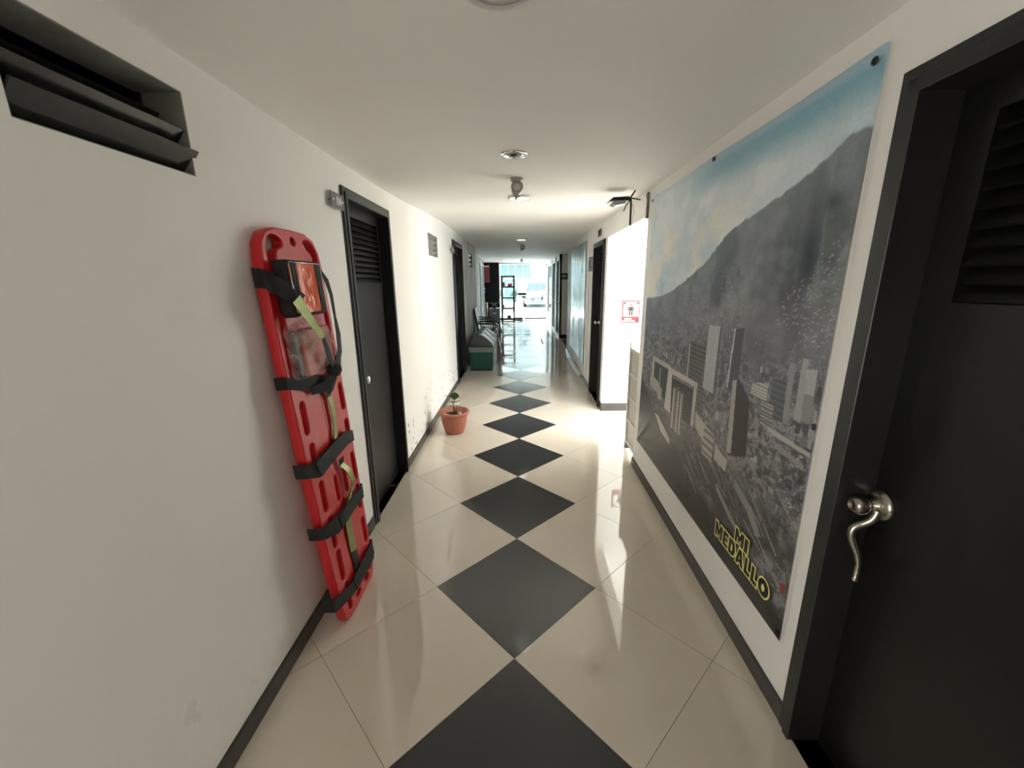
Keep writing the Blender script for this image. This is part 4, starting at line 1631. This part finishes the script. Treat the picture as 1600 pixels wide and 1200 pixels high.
def leaf_mesh(p, d, L, w, curl=0.25):
    d = Vector(d).normalized()
    side = d.cross(Vector((0, 0.35, 1))).normalized()
    up = side.cross(d).normalized()
    vs, fs = [], []
    n = 7
    for i in range(n + 1):
        t = i / n
        c = Vector(p) + d * L * t + up * (-curl * L * t * t)
        ww = w * math.sin(PI * (0.08 + 0.92 * t) ** 0.8) if t < 1 else 0
        vs += [c - side * ww + up * ww * 0.25, c, c + side * ww + up * ww * 0.25]
    for i in range(n):
        a = i * 3
        fs += [(a, a + 1, a + 4, a + 3), (a + 1, a + 2, a + 5, a + 4)]
    vs2 = [v - up * 0.0015 for v in vs]
    k = len(vs)
    fs += [tuple(k + q_ for q_ in f[::-1]) for f in fs]
    return MB().add(vs + vs2, fs, True)


MB().tube([(0.0, 0, 0.20), (0.005, 0, 0.26), (0.0, -0.005, 0.31), (0.012, 0, 0.35)], [0.011, 0.009, 0.006, 0.004], 8).build('stem', 'stem', pot)
MB().tube([(0.01, 0, 0.205), (0.028, 0.0, 0.25), (0.03, 0, 0.28)], [0.008, 0.006, 0.004], 8).build('stem', 'stem', pot)
MB().tube([(0.004, 0, 0.34), (0.010, 0, 0.375), (0.014, 0, 0.40)], [0.005, 0.004, 0.003], 7).build('stem', 'stem', pot)
for (p, d, L, w, mt_) in (((0.010, -0.005, 0.375), (-0.80, -0.15, 0.62), 0.115, 0.017, 'leaf_green'), ((0.016, -0.01, 0.375), (0.12, -0.25, 0.95), 0.095, 0.034, 'leaf_green'),
                          ((0.018, 0, 0.365), (0.85, -0.1, 0.62), 0.115, 0.011, 'leaf_pale'), ((0.0, -0.01, 0.305), (-0.95, -0.2, 0.10), 0.100, 0.013, 'leaf_green'),
                          ((0.020, -0.01, 0.300), (0.75, -0.5, 0.30), 0.085, 0.020, 'leaf_green'), ((0.005, 0, 0.33), (0.8, 0.2, 0.45), 0.070, 0.017, 'leaf_green'),
                          ((0.0, -0.01, 0.335), (-0.35, -0.6, 0.5), 0.070, 0.016, 'leaf_green'), ((0.03, -0.01, 0.285), (0.55, -0.4, 0.05), 0.070, 0.015, 'leaf_green'),
                          ((-0.004, -0.01, 0.315), (-0.55, -0.4, -0.25), 0.075, 0.010, 'leaf_green'), ((0.012, 0, 0.39), (0.25, 0.4, 0.9), 0.060, 0.018, 'leaf_green'),
                          ((0.014, -0.01, 0.35), (-0.15, -0.7, 0.25), 0.055, 0.018, 'leaf_green')):
    leaf_mesh(p, d, L * 1.1, w * 1.35).build('leaf', mt_, pot)

# ------------------------------------------------------------------ ceiling fittings
def ceil_M(x, y): return T(x, y, ceil_z(x, y))


def disc_lamp(x, y, r_, label, glow, trim='lamp_white', group='round ceiling lamps'):
    t = thing('ceiling_lamp', label, 'ceiling lamp', ceil_M(x, y), group)
    MB().lathe([(r_, 0.002), (r_, -0.010), (r_ * 0.97, -0.018), (r_ * 0.80, -0.020), (r_ * 0.78, -0.014)], 40).build('trim_ring', trim, t)
    MB().lathe([(r_ * 0.79, -0.004), (r_ * 0.79, -0.0165), (r_ * 0.5, -0.018), (0.0001, -0.018)], 40).build('diffuser', 'lamp_glow' if glow else 'lamp_off', t)
    return t


disc_lamp(-0.005, -0.335, 0.092, 'large round ceiling lamp cut by the top edge of the picture', False, 'lamp_off')
disc_lamp(0.026, 2.16, 0.098, 'white glowing round ceiling lamp just behind the spotlight', True)
disc_lamp(0.037, 6.25, 0.105, 'white glowing ceiling lamp on the shaded far ceiling', True)
t = thing('recessed_downlight', 'silvery recessed downlight ring nearest on the ceiling', 'downlight', ceil_M(0.002, 0.955))
MB().lathe([(0.072, 0.001), (0.072, -0.004), (0.066, -0.010), (0.056, -0.008), (0.050, 0.0)], 36).build('ring', 'chrome', t)
MB().lathe([(0.050, -0.001), (0.042, -0.004), (0.030, -0.010), (0.026, -0.006), (0.0001, -0.004)], 36).build('reflector', 'spot_grey', t)
MB().lathe([(0.018, -0.004), (0.016, -0.012), (0.0001, -0.014)], 20).build('bulb', 'black_plastic', t)


def spot(x, y, label, s_=1.0):
    t = thing('ceiling_spotlight', label, 'spotlight', ceil_M(x, y), 'ceiling spotlights')
    MB().lathe([(0.042 * s_, 0.001), (0.042 * s_, -0.014 * s_), (0.036 * s_, -0.02 * s_), (0.0001, -0.02 * s_)], 24).build('base', 'spot_grey', t)
    MB().tube([(0, 0, -0.018 * s_), (0, 0, -0.045 * s_)], 0.008 * s_, 10).build('neck', 'spot_grey', t)
    hd = MB()
    Mh = T(0, 0, -0.070 * s_) @ Rx(math.radians(68))
    hd.lathe([(0.020 * s_, -0.045 * s_), (0.034 * s_, -0.035 * s_), (0.038 * s_, 0.0), (0.040 * s_, 0.040 * s_), (0.036 * s_, 0.044 * s_), (0.033 * s_, 0.034 * s_)], 24, Mh)
    head = hd.build('head', 'spot_grey', t)
    MB().lathe([(0.0335 * s_, 0.030 * s_), (0.020 * s_, 0.036 * s_), (0.0001, 0.038 * s_)], 20, Mh).build('lens', 'lamp_off', head)
    fin = MB()
    fin.prism([(-0.02 * s_, 0.01, -0.085 * s_), (0.02 * s_, 0.01, -0.085 * s_), (-0.012 * s_, 0.01, -0.135 * s_)], (0, 0.012 * s_, 0))
    fin.build('bracket', 'spot_grey', t)


spot(0.012, 1.50, 'grey ceiling spotlight beside the nearer glowing lamp')
spot(0.047, 7.5, 'small dark ceiling spotlight beyond the far glowing lamp')
spot(0.028, 13.2, 'tiny dark ceiling spotlight near the glass front', 1.0)

# router with antennas hung from the ceiling, cable to the wall
rt = thing('wifi_router', 'black router with stick antennas hanging from the ceiling by side opening', 'router', T(0.80, 1.93, 2.165))
bd = MB()
bd.prism([(-0.10, -0.03, -0.005), (-0.075, -0.045, 0.022), (0.045, -0.045, 0.028), (0.06, -0.03, 0.015), (0.055, -0.02, -0.002), (-0.05, -0.04, 0.004)], (0, 0.13, 0.004))
bd.build('body', 'black_plastic', rt, bevel=0.004)
MB().prism([(-0.088, -0.045, -0.022), (-0.060, -0.048, -0.002), (0.03, -0.048, 0.002), (0.015, -0.045, -0.024), (-0.05, -0.045, -0.034)], (0, 0.10, 0.0)).build('face', 'router_face', rt, bevel=0.003)
for pts, r_ in (([(0.062, -0.02, 0.015), (0.066, -0.02, -0.04), (0.068, -0.02, -0.175)], 0.008), ([(0.062, -0.02, 0.018), (0.10, -0.02, 0.012), (0.135, -0.02, 0.004)], 0.005),
                ([(0.055, -0.02, 0.002), (0.03, -0.02, -0.03), (0.012, -0.02, -0.075)], 0.004), ([(0.062, 0, 0.022), (0.082, 0, 0.05), (0.10, 0.01, 0.075)], 0.006)):
    MB().tube(pts, r_, 8).build('antenna', 'black_plastic', rt)
cb = thing('router_cable', 'thin grey cable looping from the router to the wall conduit', 'cable', T(0, 0, 0))
cp = [(0.862, 1.92, 2.16), (0.885, 1.92, 2.13), (0.893, 1.92, 2.08), (0.885, 1.93, 2.02), (0.887, 1.94, 1.985), (0.915, 1.94, 1.965), (0.955, 1.935, 1.965), (0.985, 1.93, 1.99), (0.995, 1.93, 2.03)]
MB().tube(cp, 0.0022, 6).build('cord', 'cable_grey', cb)
cd = thing('cable_conduit', 'short pale cable conduit at the corner of the banner wall', 'conduit', MR)
MB().box(0.0, 0.018, -1.945, -1.925, 2.04, 2.225).build('channel', 'grey_plate', cd, bevel=0.002)
MB().tube([(0.012, -1.965, 2.222), (0.018, -1.95, 2.205), (0.012, -1.945, 2.17), (0.012, -1.945, 2.06)], 0.004, 6).build('wire', 'cable_black', cd)
MB().tube([(0.012, -1.915, 2.215), (0.012, -1.915, 2.10), (0.012, -1.925, 2.05), (0.012, -1.935, 2.04)], 0.0025, 6).build('wire', 'cable_grey', cd)

# ------------------------------------------------------------------ recycling bins
def bin_(y0, body, label, w=0.41):
    b = thing('recycling_bin', label, 'bin', T(-0.925, y0, 0), 'row of recycling bins')
    d = 0.435   # along x

    def ring(z, inset):
        return [(inset, inset, z), (d - inset, inset, z), (d - inset, w - inset, z), (inset, w - inset, z)]

    def loft(rings):
        vs = [p for r_ in rings for p in r_]
        fs = [(3, 2, 1, 0)]
        for k in range(len(rings) - 1):
            for i in range(4):
                fs.append((k * 4 + i, k * 4 + (i + 1) % 4, (k + 1) * 4 + (i + 1) % 4, (k + 1) * 4 + i))
        n = (len(rings) - 1) * 4
        fs.append((n, n + 1, n + 2, n + 3))
        return MB().add(vs, fs)
    loft([ring(0.0, 0.018), ring(0.035, 0.014)]).build('plinth', 'bin_dark', b, bevel=0.004)
    loft([ring(0.035, 0.018), ring(0.345, 0.006)]).build('body', body, b, bevel=0.010)
    loft([ring(0.345, 0.0), ring(0.435, -0.004)]).build('rim', 'bin_grey', b, bevel=0.006)
    prof_ = [(0.0, 0.437), (0.02, 0.545), (0.075, 0.63), (0.14, 0.668), (0.22, 0.66), (0.435, 0.47), (0.437, 0.437)]
    MB().prism([(x, 0.002, z) for x, z in prof_], (0, w - 0.004, 0)).build('lid', 'bin_dark', b, bevel=0.012)
    # flap on the sloping face, coloured white for the light it catches
    q0, q1 = Vector((0.245, 0, 0.648)), Vector((0.425, 0, 0.489))
    n = Vector((q0.z - q1.z, 0, q1.x - q0.x)).normalized()
    MB().prism([q0 + Vector((0, 0.05, 0)), q1 + Vector((0, 0.05, 0)), q1 + Vector((0, w - 0.05, 0)), q0 + Vector((0, w - 0.05, 0))], n * 0.008).build('flap', 'bin_white', b, bevel=0.003)
    MB().tube([(0.16, w * 0.3, 0.665), (0.17, w * 0.3, 0.70), (0.17, w * 0.7, 0.70), (0.16, w * 0.7, 0.665)], 0.006, 6).build('handle', 'bin_grey', b)


bin_(5.85, 'bin_green', 'green recycling bin with dark lid at front of the bin row')
bin_(6.29, 'bin_white', 'pale recycling bin in the middle of the row behind the green bin')
bin_(6.73, 'bin_dark', 'dark recycling bin at the far end of the row behind the green bin')


# ------------------------------------------------------------------ waiting chairs
def chair(x, y, label):
    c = thing('waiting_chair', label, 'chair', T(x, y, 0), 'waiting chairs')
    MB().box(0.06, 0.50, -0.24, 0.24, 0.42, 0.46).build('seat', 'black_plastic', c, bevel=0.015)
    MB().box(-0.02, 0.02, -0.23, 0.23, 0.0, 0.52, T(0.05, 0, 0.52) @ Ry(-0.17)).build('backrest', 'black_plastic', c, bevel=0.015)
    for s_ in (-1, 1):
        yy = s_ * 0.27
        MB().tube([(0.03, yy, 0.70), (0.12, yy, 0.715), (0.40, yy, 0.70), (0.47, yy, 0.66), (0.50, yy, 0.56), (0.52, yy, 0.44)], 0.016, 8).build('armrest', 'black_plastic', c)
        MB().tube([(0.50, yy, 0.44), (0.53, yy, 0.0)], 0.014, 8).build('leg', 'chrome', c)
        MB().tube([(0.10, yy, 0.44), (0.03, yy, 0.0)], 0.014, 8).build('leg', 'chrome', c)
        MB().tube([(0.04, yy, 0.70), (0.08, yy, 0.44), (0.52, yy, 0.44)], 0.012, 8).build('side_rail', 'black_plastic', c)


chair(-0.96, 7.62, 'black armchair next to the bin row, nearer of the two waiting chairs')
chair(-1.16, 8.75, 'black armchair farther from the bins in the wall recess')

# ------------------------------------------------------------------ far end: glass front, panels
m = MB()
m.box(-3.3, -0.92, 16.0, 16.12, -0.02, 2.7)
struct(m.build('wall_end', 'black_panel'), 'black panel wall left of the glass front', 'wall')
m = MB()
m.box(-0.92, 1.25, 16.0, 16.12, 2.345, 2.7)
struct(m.build('wall_end_lintel', 'wall_paint'), 'pale strip above the glass front', 'wall')
gd = sempty('door_5', T(0, 16.03, 0), 'glass street door and front flooding the corridor end with daylight', 'glass door')
MB().box(-0.92, -0.885, 0, 0.06, 0, 2.345).build('door_frame', 'aluminium', gd)
MB().box(1.03, 1.075, 0, 0.06, 0, 2.345).build('door_frame', 'aluminium', gd)
MB().box(-0.885, 1.03, 0, 0.05, 2.285, 2.345).build('top_rail', 'spot_grey', gd)
MB().box(-0.885, 0.07, 0.01, 0.04, 0.0, 0.10).build('bottom_rail', 'rack_metal', gd)
MB().box(0.13, 1.03, 0.01, 0.04, 0.02, 0.09).build('bottom_rail', 'rack_metal', gd)
MB().box(-0.885, 0.085, 0.02, 0.028, 0.10, 2.285).build('pane', 'glass_clear', gd)
MB().box(0.095, 1.03, 0.02, 0.028, 0.09, 2.285).build('pane', 'glass_clear', gd)
MB().box(-0.14, 0.22, -0.05, 0.0, 1.02, 1.12).build('lock_case', 'black_plastic', gd, bevel=0.01)
MB().box(0.02, 0.20, -0.05, 0.0, 0.92, 0.985).build('lock_case', 'black_plastic', gd, bevel=0.01)
MB().tube([(0.10, -0.05, 0.90), (0.50, -0.06, 0.84)], 0.022, 8).build('push_bar', 'rack_metal', gd)
MB().tube([(1.00, -0.03, 1.05), (0.90, -0.06, 1.00), (0.84, -0.06, 0.80)], 0.028, 8).build('handle', 'rack_metal', gd)
MB().box(-0.06, -0.045, -0.03, 0.0, 0.70, 1.35).build('pull_handle', 'aluminium', gd)
MB().box(0.245, 0.262, -0.03, 0.0, 0.66, 1.30).build('pull_handle', 'spot_grey', gd)

# right partition: white framed dark doors and a glass light
pt = sempty('wall_partition', T(1.075, 0, 0), 'white framed partition with two dark doors and glass light at far right', 'wall')
fr = MB()
zt = 2.30
for (a, b) in ((10.2, 10.36), (11.30, 11.75), (13.05, 13.40), (15.85, 16.0)):
    fr.box(0, 0.06, a, b, 0, zt)
fr.box(0, 0.06, 10.2, 16.0, 2.14, zt)
fr.box(0, 0.06, 13.40, 15.85, 0.0, 0.35)
fr.build('frame', 'frame_white', pt)
for (a, b) in ((10.36, 11.30), (11.75, 13.05)):
    lf = MB().box(0.02, 0.05, a, b, 0.01, 2.14).build('door_leaf', 'black_panel', pt)
    MB().lathe([(0.025, 0), (0.025, 0.04), (0.0001, 0.05)], 12, T(0.02, a + 0.08, 1.0) @ Ry(-PI / 2)).build('knob', 'chrome', lf)
MB().box(0.025, 0.033, 13.40, 15.85, 0.35, 2.14).build('pane', 'glass_clear', pt)
MB().box(-0.004, 0.0, 10.36, 11.2, 0.0, 0.10).build('foot_glare', 'white_gloss', pt)  # white strips put in for daylight mirrored at the partition foot
MB().box(-0.004, 0.0, 11.85, 12.6, 0.0, 0.10).build('foot_glare', 'white_gloss', pt)
m = MB()
m.box(2.5, 2.6, 10.3, 16.1, -0.02, 2.7)
m.box(1.25, 2.6, 16.0, 16.12, -0.02, 2.7)
struct(m.build('wall_side_room', 'wall_paint'), 'pale wall of the room behind the glass partition', 'wall')
es = thing('exit_sign', 'green and black evacuation sign on the shaded recess wall', 'sign', T(1.11, 10.195, 1.62))
MB().box(0, 0.26, -0.004, 0, 0, 0.17).build('board', 'sign_green', es)
mk = MB()
mk.prism([(0.03, -0.0055, 0.085), (0.08, -0.0055, 0.13), (0.08, -0.0055, 0.10), (0.14, -0.0055, 0.10), (0.14, -0.0055, 0.07), (0.08, -0.0055, 0.07), (0.08, -0.0055, 0.04)], (0, 0.001, 0))
mk.build('arrow', 'print_white', es)
MB().box(0.15, 0.25, -0.0055, -0.004, 0.0, 0.04).build('band', 'print_black', es)
mt_ = thing('floor_mat', 'black floor mat in the recess past the silvery poster', 'mat', T(1.12, 8.15, 0))
MB().box(0, 0.9, 0, 1.6, 0.0005, 0.014).build('mat_pad', 'tyre', mt_, bevel=0.004)

# left far door edge and its sign
d6 = sempty('door_6', T(-1.30, 11.95, 0), 'narrow dark doorway in the set-back wall at far left', 'door')
MB().box(0, 0.03, 0, 0.06, 0, 2.16).build('door_frame', 'frame_white', d6)
MB().box(0, 0.03, 0.94, 1.05, 0, 2.28).build('door_frame', 'frame_white', d6)
MB().box(0, 0.03, 0.06, 0.94, 2.08, 2.16).build('door_frame', 'frame_white', d6)
MB().box(0.002, 0.012, 0.06, 0.94, 0.01, 2.08).build('door_leaf', 'door_black', d6)

# red poster on black wall
ps = thing('wall_poster', 'dark red poster on the black end wall', 'poster', T(-1.62, 15.99, 1.55))
MB().box(0, 0.32, -0.01, 0, 0, 0.70).build('print', 'poster_red', ps)
MB().box(0.08, 0.30, -0.0115, -0.01, 0.62, 0.67).build('white_strip', 'print_white', ps)

# shelf rack
RX0, RX1, RY0, RY1 = -0.80, -0.255, 15.15, 15.55
rk = thing('shelf_rack', 'dark metal open shelf rack standing against the glass front', 'shelf', T(RX0, RY0, 0))
wv, dv = RX1 - RX0, RY1 - RY0
for (x, y) in ((0, 0), (wv - 0.07, 0), (0, dv - 0.05), (wv - 0.07, dv - 0.05)):
    MB().box(x, x + 0.07, y, y + 0.05, 0, 1.80).build('post', 'rack_metal', rk)
for z in (0.10, 0.52, 0.94, 1.36, 1.76):
    MB().box(0, wv, 0, dv, z - 0.02, z + 0.045).build('shelf', 'rack_metal', rk)
for (x, z, w_, h_, mt_, lb, ct) in ((0.25, 1.406, 0.20, 0.12, 'magenta_item', 'bright pink item on the upper shelf of the rack', 'ornament'),
                                   (0.06, 1.406, 0.10, 0.16, 'black_plastic', 'small dark figurine on the upper shelf of the rack', 'ornament'),
                                   (0.22, 0.146, 0.18, 0.12, 'box_grey', 'small grey lump on the bottom shelf of the rack', 'ornament'),
                                   (0.05, 0.566, 0.08, 0.10, 'black_plastic', 'small dark item on the second shelf of the rack', 'ornament')):
    o = MB()
    o.lathe([(w_ * 0.45, 0), (w_ * 0.5, h_ * 0.3), (w_ * 0.36, h_ * 0.62), (w_ * 0.4, h_ * 0.8), (w_ * 0.15, h_), (0.0001, h_)], 10)
    tag(o.build('shelf_ornament', mt_, None, T(RX0 + x + w_ / 2, RY0 + 0.2, z)), lb, ct)

# cabinet, carton, plant beside the rack
cbn = thing('low_cabinet', 'low dark grey cabinet left of the shelf rack', 'cabinet', T(-1.26, 14.75, 0))
MB().box(0, 0.42, 0, 0.45, 0.03, 0.56).build('body', 'box_grey', cbn, bevel=0.008)
MB().box(0.02, 0.40, -0.012, 0, 0.06, 0.53).build('door', 'box_grey', cbn, bevel=0.004)
MB().box(0.16, 0.26, -0.03, -0.012, 0.36, 0.39).build('handle', 'aluminium', cbn)
ct = thing('cardboard_carton', 'brown carton standing by the black end wall', 'carton', T(-1.60, 14.7, 0))
MB().box(0, 0.27, 0, 0.35, 0, 0.78).build('box', 'cardboard', ct, bevel=0.004)
MB().box(0.11, 0.16, -0.002, 0.352, 0.02, 0.783).build('tape', 'cardboard', ct)
vsn = thing('flower_vase', 'tall vase with blue and white blooms atop the carton', 'vase', T(-1.50, 14.9, 0.786))
MB().lathe([(0.05, 0), (0.07, 0.05), (0.07, 0.12), (0.04, 0.20), (0.05, 0.24), (0.045, 0.24), (0.0001, 0.20)], 16).build('vase', 'black_plastic', vsn)
rs = random.Random(8)
for k in range(7):
    a = rs.random() * 6.28
    p = Vector((0.07 * math.cos(a), 0.07 * math.sin(a), 0.36 + 0.2 * rs.random()))
    MB().tube([(0, 0, 0.20), p], 0.004, 5).build('stem', 'stem', vsn)
    MB().lathe([(0.0001, -0.035), (0.04, -0.01), (0.045, 0.015), (0.02, 0.04), (0.0001, 0.045)], 10, T(*p)).build('bloom', 'blue_item' if k % 2 else 'bin_white', vsn)
pl = thing('cabinet_plant', 'dark spiky pot plant on top of the low cabinet', 'potted plant', T(-1.06, 14.95, 0.561))
MB().lathe([(0.06, 0), (0.09, 0.12), (0.095, 0.13), (0.08, 0.13), (0.0001, 0.11)], 16).build('pot', 'black_plastic', pl)
for k in range(9):
    a = k * 0.7
    leaf_mesh((0, 0, 0.12), (math.cos(a), math.sin(a), 1.1), 0.26, 0.02, 0.6).build('leaf', 'leaf_green', pl)

# ------------------------------------------------------------------ street outside
m = MB()
m.box(-12, 12, 16.1, 40, -0.14, -0.02)
struct(m.build('ground_street', 'concrete_yard'), 'sunlit pale paving outside the glass front', 'ground')
bd = thing('street_building', 'pale building with wide bluish window across the street', 'building', T(-6, 33, -0.02))
MB().box(0, 14, 0, 3, 0, 7).build('wall', 'facade_white', bd)
wn = MB().box(4.3, 6.7, -0.05, 0.0, 1.9, 2.9).build('window', 'facade_glass', bd)
for x in (4.9, 5.5, 6.1):
    MB().box(x - 0.03, x + 0.03, -0.08, -0.05, 1.9, 2.9).build('mullion', 'facade_white', wn)
MB().box(4.6, 5.6, -0.05, 0.0, 0.0, 1.75).build('entrance', 'facade_glass', bd)
MB().box(4.1, 6.9, -0.25, 0.0, 2.95, 3.1).build('canopy', 'facade_white', bd)


def car(M):
    c = thing('parked_car', 'white car parked nose-on outside the glass front', 'car', M)
    # local: x width, -y front
    body = [(-0.86, 0.30), (-0.88, 0.55), (-0.84, 0.80), (-0.74, 0.96), (0.74, 0.96), (0.84, 0.80), (0.88, 0.55), (0.86, 0.30), (0.78, 0.20), (-0.78, 0.20)]
    n = len(body)
    rings = []
    for (y, sx, z0, sz) in ((-0.05, 0.86, 0.22, 0.60), (0.10, 0.97, 0.20, 0.78), (0.6, 1.0, 0.20, 0.90), (1.1, 1.0, 0.20, 0.98), (2.6, 1.0, 0.2, 1.02), (4.0, 0.98, 0.2, 1.04), (4.3, 0.9, 0.24, 0.9)):
        rings.append([(x * sx, y, z0 + (z - 0.2) * sz) for x, z in body])
    vs = [p for r_ in rings for p in r_]
    fs = [tuple(range(n)), tuple((len(rings) - 1) * n + i for i in range(n - 1, -1, -1))]
    for k in range(len(rings) - 1):
        for i in range(n):
            fs.append((k * n + i, k * n + (i + 1) % n, (k + 1) * n + (i + 1) % n, (k + 1) * n + i))
    MB().add(vs, fs, True).build('body', 'car_paint', c)
    cab0 = [(-0.80, 1.05, 0.96), (0.80, 1.05, 0.96), (0.82, 3.9, 0.98), (-0.82, 3.9, 0.98)]
    cab1 = [(-0.60, 1.85, 1.50), (0.60, 1.85, 1.50), (0.62, 3.3, 1.50), (-0.62, 3.3, 1.50)]
    MB().add(cab0 + cab1, [(3, 2, 1, 0), (4, 5, 6, 7), (0, 1, 5, 4), (1, 2, 6, 5), (2, 3, 7, 6), (3, 0, 4, 7)]).build('cabin', 'car_paint', c, bevel=0.05)
    ws = [Vector(p) for p in ((-0.70, 1.14, 1.02), (0.70, 1.14, 1.02), (0.56, 1.80, 1.46), (-0.56, 1.80, 1.46))]
    MB().prism([p + Vector((0, -0.02, 0.01)) for p in ws], (0, -0.012, 0.012)).build('windscreen', 'car_dark', c)
    MB().prism([(-0.42, -0.07, 0.62), (0.42, -0.07, 0.62), (0.32, -0.08, 0.36), (-0.32, -0.08, 0.36)], (0, 0.05, 0)).build('grille', 'car_dark', c)
    for s_ in (-1, 1):
        MB().prism([(s_ * 0.46, -0.04, 0.66), (s_ * 0.76, 0.06, 0.70), (s_ * 0.76, 0.06, 0.58), (s_ * 0.50, -0.05, 0.56)], (0, 0.05, 0)).build('headlight', 'chrome', c)
        for yy in (0.75, 3.5):
            MB().lathe([(0.20, 0), (0.31, 0.0), (0.32, 0.03), (0.32, 0.17), (0.31, 0.2), (0.2, 0.2)], 20, T(s_ * 0.80 - 0.1, yy, 0.32) @ Ry(PI / 2)).build('wheel', 'tyre', c)
        MB().box(s_ * 0.95 - 0.09, s_ * 0.95 + 0.09, 1.2, 1.28, 0.98, 1.10).build('mirror', 'car_paint', c, bevel=0.02)
    MB().box(-0.24, 0.24, -0.09, -0.07, 0.42, 0.52).build('number_plate', 'print_white', c)


car(T(1.02, 24.5, -0.02))
for k, (x, y) in enumerate(((-1.7, 30.5), (-0.5, 31.0), (2.9, 31.2))):
    rs = random.Random(k)
    b = thing('street_shrub', ['pale shrub left of the window across the street', 'pale shrub before the window across the street', 'pale shrub behind the parked car'][k], 'shrub', T(x, y, -0.02))
    vs, fs = [], []
    for i in range(160):
        a, e, r_ = rs.random() * 6.28, rs.random() * 1.5, 0.45 * rs.random() ** 0.4
        p = Vector((r_ * math.cos(a) * math.cos(e), r_ * math.sin(a) * math.cos(e), 0.35 + 1.2 * r_ * math.sin(e) * 1.2))
        d1 = Vector((rs.uniform(-1, 1), rs.uniform(-1, 1), rs.uniform(-1, 1))).normalized() * 0.09
        d2 = Vector((rs.uniform(-1, 1), rs.uniform(-1, 1), rs.uniform(-1, 1))).normalized() * 0.06
        k0 = len(vs)
        vs += [p - d1, p + d2, p + d1, p - d2]
        fs.append((k0, k0 + 1, k0 + 2, k0 + 3))
    MB().add(vs, fs).build('foliage', 'bush', b)
    MB().tube([(0, 0, 0), (0, 0, 0.6)], 0.03, 6).build('trunk', 'stem', b)
